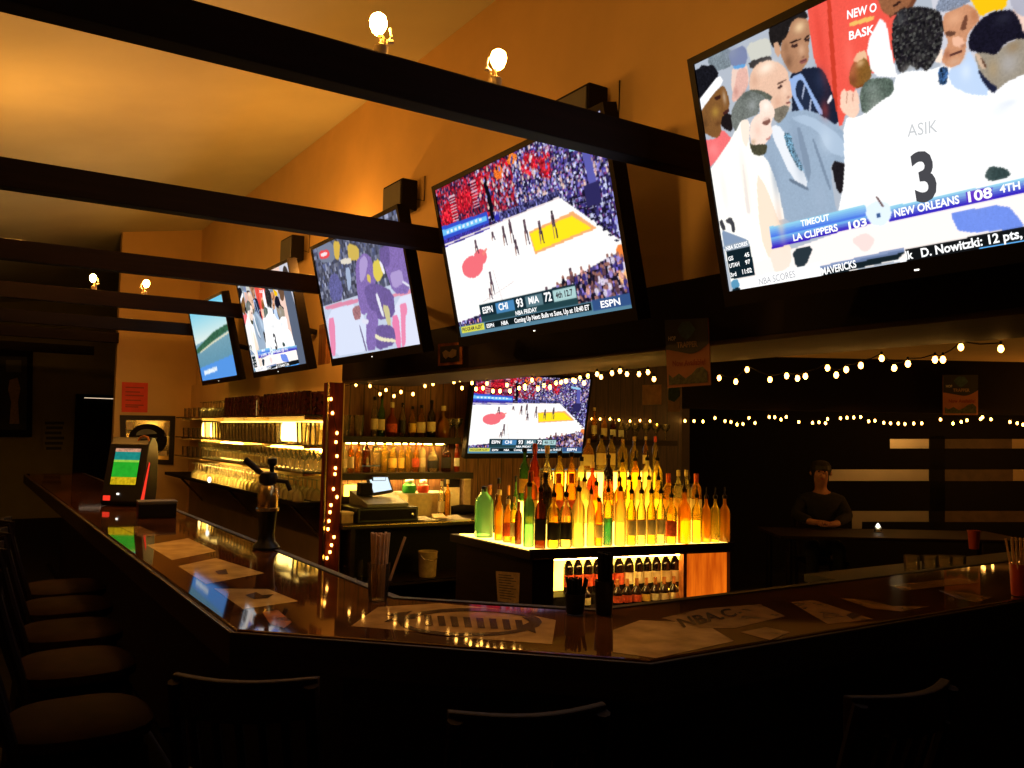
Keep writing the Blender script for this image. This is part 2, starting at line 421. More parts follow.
MW1 = tv_frame(TY[0])
def P1(*pts): return [to_local(MW1, *p) for p in pts]
def captions(items, MW):
    """items: (text, start px, end px, cap height px, colour, bold) -> list of meshes in screen coordinates"""
    out = []
    for s, a, b, hgt, mat, bold in items:
        me, wd = text_mesh(s, mat, bold)
        A = Vector(to_local(MW, *a)); B = Vector(to_local(MW, *b)); T = Vector(to_local(MW, a[0]-hgt*.12, a[1]-hgt))
        sx = (B-A).length/wd; ang = math.atan2((B-A).y, (B-A).x); sy = (T-A).length
        for v in me.vertices:
            x, y = v.co.x*sx, v.co.y*sy
            v.co = (A.x+x*math.cos(ang)-y*math.sin(ang), A.y+x*math.sin(ang)+y*math.cos(ang), .0015)
        out.append(me)
    return out

def rounded(pts, k=1):
    for _ in range(k):
        out = []
        for i in range(len(pts)):
            (x0, y0), (x1, y1) = pts[i], pts[(i+1) % len(pts)]
            out += [(x0*.8+x1*.2, y0*.8+y1*.2), (x0*.2+x1*.8, y0*.2+y1*.8)]
        pts = out
    return pts
def huddle():
    R = Raster(460, 256, TW, TH, (176, 184, 196))
    Q = lambda col, *pts, n=0.: R.poly(rounded(P1(*pts)), col, n)
    QS = lambda col, *pts, n=0.: R.poly(P1(*pts), col, n)
    # far right of the picture, outside the photo's frame: more of the huddle
    R.uvpoly([(.6, 0), (1, 0), (1, 1), (.6, 1)], (205, 205, 215)); R.uvpoly([(.72, 0), (.84, 0), (.88, .9), (.78, .9)], (240, 205, 190))
    R.uvpoly([(.84, .1), (.95, .2), (1, .5), (1, 1), (.86, 1)], (90, 100, 120)); R.uvell(.8, .22, .05, .12, (110, 80, 60)); R.uvell(.93, .14, .05, .12, (60, 50, 45))
    Q((120, 132, 140), (706, 60), (720, 45), (735, 52), (733, 66), (715, 72), n=.1)
    Q((120, 130, 165), (728, 52), (745, 44), (748, 62), (732, 68))
    Q((236, 205, 190), (732, 66), (747, 62), (750, 84), (738, 98), (731, 90))
    Q((205, 205, 195), (745, 45), (770, 36), (772, 58), (752, 64))
    Q((60, 55, 55), (748, 62), (770, 55), (773, 62), (751, 70))
    # orange warm-up tops
    Q((238, 88, 74), (806, -40), (905, -40), (905, 40), (888, 75), (864, 72), (850, 100), (840, 132), (834, 100), (815, 66), (808, 20), n=.02)
    Q((200, 60, 40), (826, -10), (830, -10), (838, 100), (836, 128), (833, 96)); Q((240, 190, 100), (849, 23), (874, 15), (874, 20), (849, 27))
    Q((120, 66, 26), (848, 82), (852, 62), (866, 56), (872, 78), (858, 90), n=.08); Q((235, 190, 150), (852, 62), (858, 52), (866, 50), (868, 62))
    Q((252, 250, 250), (866, 44), (884, 12), (895, 70), (900, 78), (872, 76))
    Q((112, 66, 44), (876, -30), (922, -30), (915, 8), (900, 10), (888, 20)); Q((40, 22, 18), (888, 3), (906, -2), (904, 3), (890, 8))
    def crop(ox, oy, sc=6.982):
        f = lambda col, *pts, n=0.: R.poly(rounded([to_local(MW1, ox+x/sc, oy+y/sc) for x, y in pts], 1), col, n)
        def g(x, y, rx, ry, col, a=.6):
            lx_, ly_ = to_local(MW1, ox+x/sc, oy+y/sc); R.soft(lx_, ly_, rx/sc*pxm, ry/sc*pxm, col, a)
        return f, g
    pxm = abs(to_local(MW1, 800, 120)[0]-to_local(MW1, 801, 120)[0])*.85
    A, SA = crop(686, 56); B, SB = crop(760, 0); C, SCC = crop(880, 0)
    # young man in a navy suit (crop B)
    B((26, 32, 52), (205, 520), (300, 480), (400, 465), (450, 500), (505, 640), (560, 900), (220, 900), (225, 660), n=.06); SB(420, 560, 60, 90, (44, 54, 82), .6)
    B((150, 178, 226), (190, 560), (260, 520), (292, 508), (350, 620), (450, 800), (410, 800), (300, 560), (262, 560), (242, 650), (330, 800), (290, 800), (200, 610)); B((34, 44, 68), (256, 575), (300, 562), (400, 790), (330, 800), (250, 650))
    B((170, 180, 205), (306, 590), (318, 590), (300, 690), (288, 690)); B((170, 180, 205), (350, 690), (362, 690), (352, 790), (340, 790)); B((240, 244, 250), (468, 712), (495, 655), (508, 692), (476, 726))
    B((176, 128, 96), (150, 290), (195, 240), (215, 160), (260, 122), (335, 128), (352, 240), (337, 330), (345, 400), (322, 450), (282, 502), (215, 514), (170, 440), (143, 385), n=.02)
    B((30, 26, 26), (58, 260), (70, 150), (120, 108), (240, 58), (330, 86), (337, 132), (255, 122), (210, 168), (192, 250), (152, 290), (142, 335), (92, 340), n=.15); B((205, 160, 130), (93, 300), (128, 288), (147, 370), (126, 402), (100, 360))
    SB(275, 190, 55, 45, (240, 206, 160), .85); SB(200, 430, 40, 60, (116, 80, 58), .7); SB(290, 350, 36, 50, (222, 176, 142), .7); SB(180, 330, 30, 50, (140, 98, 70), .6)
    B((58, 36, 32), (212, 318), (265, 300), (262, 326), (228, 336)); B((58, 36, 32), (312, 282), (346, 262), (346, 286), (318, 292)); B((44, 28, 24), (204, 294), (284, 268), (286, 280), (210, 306)); B((44, 28, 24), (304, 272), (345, 234), (348, 246), (310, 282))
    B((146, 86, 80), (272, 432), (300, 412), (328, 404), (332, 434), (290, 452)); B((90, 56, 48), (274, 428), (328, 412), (328, 418), (278, 436)); SB(302, 398, 14, 8, (110, 70, 58), .8)
    # man with the white headband, coach, bearded player (crop A)
    A((122, 132, 168), (305, -40), (420, -40), (426, 60), (330, 78)); A((100, 160, 215), (318, 74), (414, 52), (416, 74), (350, 96)); A((226, 178, 164), (360, 96), (425, 76), (437, 200), (400, 270), (330, 330), (318, 290), (345, 180), n=.03); SA(350, 250, 30, 40, (180, 120, 110), .5)
    A((126, 84, 44), (130, 340), (200, 250), (262, 200), (290, 260), (306, 340), (290, 395), (240, 470), (252, 560), (200, 576), (118, 530), (100, 400), n=.05)
    SA(205, 390, 50, 50, (176, 136, 58), .8); SA(268, 290, 22, 60, (196, 166, 136), .8); SA(130, 470, 40, 50, (86, 56, 30), .7); SA(225, 470, 40, 24, (84, 50, 26), .6)
    A((58, 30, 24), (196, 290), (240, 268), (240, 300), (206, 308)); A((70, 36, 30), (256, 392), (302, 368), (302, 392), (264, 412)); A((28, 22, 22), (250, 422), (300, 394), (336, 440), (322, 530), (270, 512), (244, 480), n=.1)
    A((240, 112, 114), (112, 540), (140, 590), (230, 570), (252, 506), (330, 590), (200, 740), (150, 800), n=.02); SA(180, 650, 40, 40, (250, 140, 138), .6)
    A((22, 22, 28), (46, 150), (60, 100), (90, 90), (110, 62), (150, 70), (186, 58), (236, 130), (160, 230), (80, 334), (56, 250), n=.25); A((252, 252, 254), (74, 330), (160, 218), (230, 130), (266, 178), (180, 280), (94, 398)); SA(120, 330, 20, 30, (214, 216, 222), .6)
    Q((152, 172, 194), (785, 112), (811, 109), (846, 131), (851, 164), (830, 160), (833, 192), (838, 218), (780, 224), (764, 170), (764, 140), (776, 124), n=.02)
    Q((172, 192, 214), (788, 118), (808, 114), (842, 136), (846, 158), (828, 152), (818, 130)); Q((122, 140, 162), (812, 140), (814, 138), (832, 190), (829, 190)); Q((128, 146, 168), (796, 128), (800, 126), (812, 168), (808, 186))
    A((232, 236, 242), (580, 510), (640, 468), (760, 640), (868, 940), (740, 860)); A((92, 130, 152), (680, 540), (728, 538), (760, 660), (830, 800), (790, 800), (705, 640), n=.45); Q((104, 120, 140), (790, 178), (809, 188), (808, 191), (789, 181))
    A((232, 190, 164), (440, 190), (455, 110), (500, 50), (580, 26), (660, 48), (712, 110), (724, 180), (738, 262), (742, 290), (716, 302), (731, 330), (724, 362), (692, 384), (660, 444), (620, 452), (600, 384), (588, 304), (520, 250), (444, 240), n=.02)
    SA(560, 80, 90, 50, (255, 238, 218), .85); SA(480, 170, 40, 60, (206, 160, 134), .6); SA(640, 320, 40, 50, (214, 164, 138), .6); SA(690, 240, 26, 40, (250, 216, 192), .6)
    A((88, 92, 82), (440, 234), (520, 238), (604, 280), (594, 314), (520, 292), (450, 272), n=.1); A((74, 50, 46), (634, 220), (666, 198), (676, 214), (652, 232)); A((110, 82, 70), (630, 196), (700, 158), (702, 168), (640, 206)); A((140, 84, 76), (696, 322), (730, 318), (728, 332), (700, 336)); SA(714, 288, 16, 10, (146, 96, 82), .8)
    A((124, 116, 102), (608, 374), (680, 342), (726, 350), (702, 412), (652, 472), (614, 446), n=.1); SA(660, 400, 40, 30, (96, 88, 76), .5)
    A((255, 252, 246), (376, 450), (345, 560), (200, 740), (140, 1000), (700, 1200), (640, 900), (560, 700), (470, 690), (440, 600), (447, 450))
    Q((255, 253, 246), (738, 122), (748, 140), (757, 153), (766, 160), (776, 220), (792, 268), (735, 300), (720, 230), (706, 176), (714, 164), (733, 136)); Q((250, 226, 204), (756, 172), (766, 186), (786, 240), (802, 266), (776, 276), (760, 236)); Q((236, 226, 220), (742, 156), (747, 190), (751, 215), (746, 212))
    A((250, 232, 216), (376, 452), (440, 440), (446, 560), (424, 640), (396, 600)); A((112, 117, 112), (314, 400), (345, 320), (420, 238), (500, 258), (562, 290), (512, 322), (512, 402), (440, 430), (382, 450), (346, 534), (320, 480), n=.1); SA(460, 345, 50, 50, (160, 164, 164), .7); SA(420, 270, 40, 30, (70, 76, 70), .6)
    A((250, 222, 206), (510, 322), (560, 294), (610, 350), (621, 410), (602, 442), (592, 490), (606, 532), (590, 560), (562, 604), (540, 640), (460, 622), (444, 560), (450, 470), (480, 420), (520, 402), n=.015)
    SA(560, 350, 40, 40, (255, 244, 234), .8); SA(500, 520, 40, 60, (236, 194, 176), .6); A((126, 84, 74), (528, 462), (592, 432), (584, 474), (546, 486)); SA(560, 440, 40, 16, (200, 156, 140), .6); A((196, 140, 130), (556, 582), (592, 556), (590, 574), (562, 594)); A((72, 70, 52), (442, 608), (470, 622), (540, 614), (572, 620), (556, 686), (510, 700), (464, 682), n=.12); SA(470, 600, 30, 24, (170, 140, 100), .5)
    Q((30, 26, 30), (830, 160), (852, 165), (848, 186), (838, 196), n=.1)
    # bare elbow, raised hand, boy's head
    B((126, 84, 34), (618, 520), (680, 430), (740, 396), (790, 520), (720, 592), (640, 612), n=.06); SB(700, 440, 40, 30, (222, 180, 130), .8); SB(650, 560, 30, 40, (80, 44, 16), .7)
    Q((255, 255, 255), (843, 118), (862, 116), (868, 108), (892, 92), (897, 72), (930, 70), (945, 64), (972, 80), (992, 90), (1020, 96), (1110, 120), (1120, 262), (850, 262), (836, 222), (845, 178)); Q((252, 250, 252), (866, 44), (884, 12), (895, 70), (900, 78), (872, 76))
    B((246, 206, 182), (562, 648), (588, 618), (606, 640), (632, 622), (650, 644), (668, 624), (692, 664), (692, 800), (640, 830), (560, 770), n=.02); B((190, 136, 114), (606, 640), (612, 640), (606, 720), (600, 720)); B((190, 136, 114), (648, 644), (654, 644), (650, 720), (643, 720))
    Q((84, 98, 88), (859, 93), (867, 79), (892, 77), (894, 93), (878, 103), (863, 116), n=.15); SCC(-60, 620, 60, 30, (120, 134, 126), .6)
    # right hand side (crop C)
    C((148, 94, 62), (-30, -40), (240, -40), (190, 56), (80, 112), (20, 90), n=.06); C((46, 24, 20), (84, 40), (140, 4), (152, 14), (96, 52)); C((60, 34, 26), (90, 96), (170, 50), (180, 60), (110, 110))
    C((190, 212, 242), (470, 500), (580, 430), (622, 350), (662, 420), (780, 670), (620, 660), (500, 600)); SCC(600, 500, 40, 60, (222, 234, 250), .6)
    C((130, 140, 160), (380, 70), (430, -40), (700, -40), (560, 56), (460, 84), n=.12); C((202, 142, 106), (440, 100), (540, 60), (600, 26), (660, 56), (704, 130), (640, 204), (604, 262), (598, 372), (560, 452), (480, 474), (428, 432), (450, 350), (482, 290), (440, 222), n=.03)
    SCC(520, 130, 60, 50, (226, 168, 130), .8); SCC(660, 110, 30, 50, (178, 112, 74), .7); SCC(520, 430, 60, 30, (214, 170, 140), .7); C((238, 184, 154), (498, 262), (560, 248), (594, 300), (572, 334), (508, 322)); C((112, 68, 50), (556, 206), (596, 100), (614, 116), (600, 214)); C((100, 64, 48), (452, 216), (546, 222), (500, 256), (462, 250)); C((86, 48, 42), (478, 384), (572, 342), (572, 366), (496, 394)); SCC(470, 380, 26, 30, (150, 90, 66), .6); SCC(575, 320, 16, 10, (130, 80, 60), .7)
    C((251, 228, 210), (376, 404), (440, 328), (432, 440), (390, 436)); C((48, 78, 118), (408, 468), (482, 468), (466, 592), (408, 592), n=.4)
    C((249, 194, 18), (610, -40), (892, -40), (882, 60), (760, 80), (704, 122), (650, 28)); C((176, 176, 190), (892, -40), (1040, -40), (1040, 120), (970, 110), (925, 60))
    C((152, 142, 126), (658, 370), (740, 368), (810, 386), (860, 320), (1010, 246), (1200, 300), (1200, 500), (1005, 522), (900, 562), (810, 644), (750, 560), (690, 500), n=.04); SCC(900, 440, 70, 80, (176, 172, 172), .7); SCC(790, 480, 40, 70, (176, 150, 112), .6); SCC(930, 330, 50, 40, (150, 120, 84), .6)
    C((208, 178, 152), (656, 366), (704, 388), (748, 482), (706, 480)); C((96, 66, 50), (700, 400), (724, 420), (748, 470), (728, 470)); C((30, 34, 58), (676, 470), (750, 560), (826, 616), (790, 658), (716, 574), n=.1)
    C((22, 20, 34), (618, 264), (660, 186), (720, 118), (820, 73), (920, 68), (972, 130), (1008, 250), (1200, 260), (1200, 310), (1000, 262), (880, 292), (812, 384), (740, 372), (660, 362), (624, 352), n=.15); SCC(860, 130, 60, 40, (44, 44, 60), .6)
    C((252, 252, 255), (786, 664), (880, 572), (1005, 520), (1300, 460), (1300, 800), (860, 790)); SCC(900, 720, 60, 24, (214, 222, 238), .6)
    m = R.mask_poly(rounded(P1((892, 50), (892, 23), (899, 10), (915, 6), (930, 8), (941, 12), (944, 30), (941, 50), (932, 66), (926, 72), (921, 67), (917, 71), (911, 64), (905, 72), (899, 73)), 1))
    R.crowd(m, [(30, 26, 32), (52, 48, 50), (22, 20, 26), (84, 84, 80), (40, 38, 38)], 1.6); SCC(140, 130, 40, 50, (110, 114, 114), .5); SCC(300, 300, 70, 90, (26, 24, 28), .5); SCC(200, 470, 60, 24, (150, 146, 138), .5)
    # lower part
    QS((255, 245, 240), (740, 292), (735, 270), (768, 258), (866, 222), (1120, 172), (1130, 215), (905, 258), (820, 278))
    Q((112, 142, 232), (951, 216), (952, 213), (1006, 203), (1024, 224), (1022, 228), (960, 234), n=.02); Q((250, 220, 215), (850, 240), (866, 232), (876, 240), (866, 254)); Q((250, 228, 212), (768, 250), (790, 246), (792, 264), (776, 276))
    Q((40, 52, 60), (792, 250), (814, 245), (806, 266), (796, 268)); Q((52, 70, 70), (984, 176), (990, 166), (1006, 168), (1012, 176), (990, 182), n=.1)
    # score strip
    def bar(a, b, c_, d, top, bot, steps=6):
        for k in range(steps):
            t0, t1 = k/steps, (k+1)/steps
            L_ = lambda p, q, t: (p[0]+(q[0]-p[0])*t, p[1]+(q[1]-p[1])*t)
            f = tuple(top[i]+(bot[i]-top[i])*(k+.5)/steps for i in range(3))
            QS(f, L_(a, d, t0), L_(b, c_, t0), L_(b, c_, t1), L_(a, d, t1))
    bar((769, 227), (865, 205), (867, 216), (771, 238), (150, 215, 235), (70, 110, 225))
    bar((771, 238), (867, 216), (871, 224), (772, 249), (120, 190, 235), (50, 10, 175))
    bar((888, 207), (1130, 155), (1132, 170), (889, 222), (150, 220, 235), (40, 14, 180))
    QS((80, 30, 190), (966, 192), (992, 187), (993, 198), (967, 203))
    Q((225, 240, 250), (866, 206), (878, 200), (890, 204), (892, 216), (884, 226), (872, 225), (866, 216)); Q((60, 90, 140), (876, 214), (880, 212), (881, 217), (877, 218)); Q((90, 60, 60), (875, 196), (877, 196), (884, 206), (882, 207))
    QS((18, 20, 22), (905, 250), (1130, 205), (1132, 220), (907, 262)); bar((737, 295), (1132, 219), (1132, 222), (737, 299), (120, 200, 255), (50, 130, 240), 2)
    QS((255, 255, 255), (738, 281), (820, 262), (822, 278), (738, 297)); bar((820, 266), (904, 247), (905, 252), (821, 270), (150, 165, 200), (90, 110, 150), 2); QS((20, 32, 38), (821, 270), (905, 252), (898, 259), (822, 277))
    QS((130, 150, 178), (722, 230), (746, 239), (749, 243), (724, 249)); QS((150, 162, 176), (724, 246), (748, 240), (750, 246), (726, 252)); QS((16, 32, 40), (726, 252), (750, 246), (755, 275), (731, 279)); Q((90, 150, 185), (731, 281), (738, 279), (740, 287), (732, 289)); Q((16, 30, 36), (732, 289), (740, 287), (741, 293), (733, 295))
    Q((60, 60, 66), (719, 222), (722, 219), (726, 229), (723, 231)); Q((60, 60, 66), (725, 220), (731, 217), (735, 224), (735, 232), (732, 232), (731, 224), (727, 223))
    px_m = abs(to_local(MW1, 800, 120)[0]-to_local(MW1, 801, 120)[0])
    for x, y, rx, ry, c_, al in ((820, 40, 6, 50, (214, 66, 52), .5), (850, 60, 8, 30, (250, 120, 104), .5), (825, 110, 6, 12, (220, 70, 56), .4), (798, 150, 8, 40, (128, 146, 170), .5), (826, 140, 10, 16, (196, 212, 230), .6), (775, 180, 6, 30, (132, 150, 172), .5), (820, 196, 12, 20, (160, 178, 200), .5),
        (880, 140, 12, 50, (248, 244, 240), .6), (970, 150, 14, 40, (250, 244, 238), .6), (858, 170, 8, 40, (238, 232, 230), .5), (745, 180, 6, 40, (236, 226, 214), .6), (724, 190, 6, 30, (240, 232, 226), .6), (780, 220, 6, 30, (232, 200, 178), .6), (715, 150, 8, 12, (250, 140, 140), .6), (1000, 110, 16, 10, (226, 232, 244), .6), (732, 52, 12, 10, (140, 148, 168), .6), (716, 50, 8, 8, (214, 222, 228), .6)):
        lx_, ly_ = to_local(MW1, x, y); R.soft(lx_, ly_, rx*px_m*.8, ry*px_m*.8, c_, al)
    R.blur(1)
    caps = captions([
        ('TIMEOUT', (801.5, 226.5), (830, 220), 6, 'txt_white', True), ('LA CLIPPERS', (794, 241), (838.5, 230.5), 6.5, 'txt_white', True), ('103', (849.5, 229.5), (867.5, 225), 7.5, 'txt_white', True),
        ('NEW ORLEANS', (895, 217), (960, 203), 7.5, 'txt_white', True), ('108', (969, 202), (993, 197), 10, 'txt_white', True), ('4TH Q', (1000.5, 193), (1034, 186), 7.5, 'txt_white', True),
        ('lk', (906.5, 259.5), (914, 258), 8, 'txt_white', True), ('D. Nowitzki: 12 pts,', (922, 257), (1023, 237.5), 8.5, 'txt_white', True),
        ('MAVERICKS', (822.5, 275), (857, 267), 7, 'txt_white', True), ('NBA SCORES', (760, 285), (796, 277), 6.5, 'txt_grey', False), ('NBA SCORES', (726.5, 250.5), (748, 245), 3.8, 'txt_white', True),
        ('GS', (729, 261), (734, 259.5), 4, 'txt_white', True), ('45', (745, 257.5), (750, 256), 4, 'txt_white', True), ('UTAH', (730, 268), (740, 265.5), 4, 'txt_white', True), ('97', (746, 264.5), (751, 263), 4, 'txt_white', True), ('3rd', (731.5, 277), (737, 275.5), 4, 'txt_white', True), ('11:02', (743, 274), (752.5, 272), 4.5, 'txt_white', True),
        ('ASIK', (908, 137), (938, 132), 12, 'txt_mid', False), ('3', (917, 202), (939, 196.5), 47, 'txt_num', True), ('NEW O', (847.5, 19), (877, 11), 8, 'txt_white', True), ('BASK', (849.5, 40), (875, 33), 8, 'txt_white', True)], MW1)
    return R.mesh('screen'), caps

MW2 = tv_frame(TY[1])
def arena():
    R = Raster(300, 168, TW, TH, (40, 34, 60)); U, V = R.U, R.V
    cr = [(30, 24, 60), (60, 50, 130), (150, 150, 210), (90, 80, 170), (200, 200, 225), (24, 20, 40), (50, 44, 90), (120, 60, 120)]
    R.crowd(V >= 0, cr, 2)
    R.crowd((V < .3) & (U < .52), [(190, 30, 50), (150, 24, 50), (60, 30, 70), (190, 60, 80), (40, 26, 60), (150, 110, 150)], 2.4)
    for (u, v, a, b) in ((.07, .2, .06, .1), (.2, .14, .08, .07), (.33, .08, .06, .06), (.62, .1, .05, .07), (.7, .14, .035, .08), (.47, .04, .05, .03)):
        R.crowd((((U-u)/a)**2+((V-v)/b)**2+RNG.uniform(-.5, .5, U.shape) < .9), [(225, 30, 50), (205, 24, 44), (235, 60, 70), (180, 20, 40)], 2.2)
    R.uvell(.44, .07, .03, .04, (230, 110, 40), .2); R.uvell(.53, .03, .03, .03, (235, 120, 40), .2)
    for k in range(9):
        R.uvpoly([(.09+.0*k, .08+.02*k), (.135, .08+.02*k), (.135, .087+.02*k), (.09, .087+.02*k)], (225, 190, 200)); R.uvpoly([(.25, .05+.02*k), (.29, .05+.02*k), (.29, .057+.02*k), (.25, .057+.02*k)], (225, 170, 185))
    R.uvpoly([(.335, .07), (.36, .06), (.375, .32), (.35, .33)], (14, 12, 22)); R.uvpoly([(.37, .3), (.42, .3), (.42, .34), (.37, .34)], (50, 50, 170))
    for _ in range(260):                       # people in the stands
        u, v = RNG.uniform(.3, 1), RNG.uniform(.0, .34)
        c_ = [(210, 210, 235), (150, 140, 210), (70, 60, 130), (30, 26, 54), (200, 170, 200), (120, 110, 190), (220, 190, 180)][RNG.integers(0, 7)]
        R.uvell(u, v, .006, .012, c_, .1); R.uvell(u, v-.015, .004, .006, (190, 140, 130), .1)
    for _ in range(60):
        u, v = RNG.uniform(.76, 1), RNG.uniform(.34, .62)
        if v < .36+(u-.76)*1.15: R.uvell(u, v, .008, .02, [(200, 205, 235), (60, 54, 120), (24, 20, 44), (150, 150, 220)][RNG.integers(0, 4)], .1)
    # court
    R.uvpoly([(0, .365), (.745, .335), (1.0, .66), (.99, .72), (.72, .80), (0, .90)], (255, 253, 250)); R.crowd((V > .30) & (V < .345) & (U > .4) & (U < .75), [(30, 28, 60), (120, 120, 190), (60, 56, 110)], 1.6)
    R.uvpoly([(0, .245), (.33, .265), (.33, .335), (0, .335)], (50, 80, 200)); R.uvpoly([(0, .27), (.32, .285), (.32, .315), (0, .31)], (110, 190, 240)); R.uvpoly([(0, .335), (.33, .335), (.33, .37), (0, .385)], (60, 50, 150), .25)
    R.uvpoly([(.555, .465), (.80, .435), (.90, .56), (.57, .60)], (240, 170, 110)); R.uvpoly([(.56, .475), (.79, .455), (.875, .55), (.575, .585)], (252, 226, 30))
    R.uvell(.17, .565, .075, .07, (238, 110, 120)); R.uvell(.235, .52, .045, .05, (238, 110, 120)); R.uvpoly([(.25, .5), (.285, .475), (.29, .485), (.26, .52)], (240, 130, 120))
    for k in range(9): R.uvpoly([(.79+.022*k, .36+.035*k), (.86+.016*k, .37+.035*k), (.86+.016*k, .376+.035*k), (.79+.022*k, .37+.035*k)], (20, 18, 40))
    # hoop stand, near crowd, players
    R.uvpoly([(.83, .1), (.92, .12), (.92, .15), (.83, .13)], (150, 200, 230)); R.uvpoly([(.885, .14), (.92, .14), (.935, .4), (.9, .4)], (90, 90, 170)); R.uvpoly([(.87, .33), (.94, .33), (.94, .44), (.87, .44)], (44, 40, 90))
    m = R.mask_poly(R.uvpts([(0, .93), (.15, .9), (.42, .87), (.7, .80), (.9, .73), (1, .70), (1, 1), (0, 1)])); R.crowd(m, [(40, 30, 60), (90, 80, 170), (24, 18, 34), (200, 180, 200), (130, 110, 190), (60, 40, 60), (220, 150, 140), (30, 24, 50)], 2.6)
    R.uvpoly([(.5, .845), (.62, .815), (.62, .845), (.5, .875)], (22, 18, 28)); R.uvpoly([(.64, .81), (.76, .775), (.76, .8), (.64, .845)], (22, 18, 28)); R.uvell(.985, .72, .02, .05, (240, 130, 60)); R.uvell(.98, .83, .02, .04, (250, 190, 130))
    for (u, v, h) in ((.22, .45, .09), (.34, .42, .05), (.41, .44, .12), (.455, .43, .14), (.47, .53, .1), (.54, .46, .15), (.62, .49, .13), (.695, .47, .15), (.28, .70, .15), (.26, .76, .07), (.6, .86, .12), (.74, .78, .11), (.41, .87, .08)):
        R.uvpoly([(u-.006, v-h/2), (u+.006, v-h/2), (u+.009, v+.01), (u-.009, v+.01)], (90, 70, 80), .3); R.uvpoly([(u-.009, v), (u-.003, v), (u-.006, v+h/2), (u-.01, v+h/2)], (150, 110, 100)); R.uvpoly([(u+.003, v), (u+.009, v), (u+.012, v+h/2), (u+.006, v+h/2)], (60, 44, 60))
    for _ in range(90):
        u = RNG.uniform(.66, 1); v = RNG.uniform(.80-.28*(u-.66), .99)
        R.uvell(u, v, .009, .022, [(60, 50, 120), (24, 20, 34), (150, 130, 200), (220, 160, 150), (210, 200, 220), (90, 60, 70)][RNG.integers(0, 6)], .12); R.uvell(u, v-.026, .006, .010, (150, 100, 90), .1)
    R.uvpoly([(0, .365), (.745, .335), (.745, .345), (0, .375)], (240, 225, 225)); R.uvpoly([(.30, .62), (.305, .62), (.34, .86), (.335, .86)], (225, 215, 215)); R.uvpoly([(.2, .8), (.42, .72), (.42, .725), (.2, .806)], (215, 205, 205))
    for k in range(9): R.uvpoly([(.03+.03*k, .288), (.048+.03*k, .288), (.048+.03*k, .306), (.03+.03*k, .306)], (225, 238, 250), .1)
    # score box and ticker
    R.uvpoly([(.17, .815), (.755, .815), (.755, .905), (.17, .905)], (20, 42, 52)); R.uvpoly([(.28, .825), (.4, .825), (.4, .89), (.28, .89)], (70, 130, 180)); R.uvpoly([(.47, .825), (.57, .825), (.57, .89), (.47, .89)], (90, 120, 130)); R.uvpoly([(.63, .825), (.75, .825), (.75, .89), (.63, .89)], (170, 205, 205))
    R.uvpoly([(.17, .895), (.755, .895), (.755, .93), (.17, .93)], (34, 64, 70)); R.uvpoly([(0, .93), (1, .93), (1, 1), (0, 1)], (86, 128, 150)); R.uvpoly([(.015, .935), (.18, .935), (.18, .975), (.015, .975)], (225, 222, 70)); R.uvpoly([(.19, .935), (.815, .935), (.815, .978), (.19, .978)], (12, 22, 24)); R.uvpoly([(.82, .92), (1, .92), (1, .985), (.82, .985)], (50, 80, 130))
    R.blur(1)
    caps = []
    def uvcap(s, u, v, w_, h_, mat, bold=True):
        me, wd = text_mesh(s, mat, bold)
        for q in me.vertices: q.co = ((u-.5)*TW+q.co.x/wd*w_*TW, (.5-v)*TH+q.co.y*h_*TH, .0015)
        caps.append(me)
    uvcap('ESPN', .19, .875, .07, .04, 'txt_white'); uvcap('CHI', .3, .875, .06, .04, 'txt_white'); uvcap('93', .415, .88, .04, .05, 'txt_white'); uvcap('MIA', .49, .875, .06, .04, 'txt_white'); uvcap('72', .582, .88, .04, .05, 'txt_white'); uvcap('4th 12.7', .645, .875, .09, .035, 'txt_dark')
    uvcap('NBA FRIDAY', .4, .926, .13, .025, 'txt_white'); uvcap('ESPN', .2, .97, .05, .024, 'txt_white'); uvcap('NBA', .3, .97, .045, .024, 'txt_white'); uvcap('Coming Up Next: Bulls vs Suns, Up at 10:40 ET', .385, .97, .42, .027, 'txt_white'); uvcap('PROGRAM ALERT', .022, .967, .15, .025, 'txt_dark'); uvcap('ESPN', .86, .972, .09, .035, 'txt_white')
    return R.mesh('screen'), caps

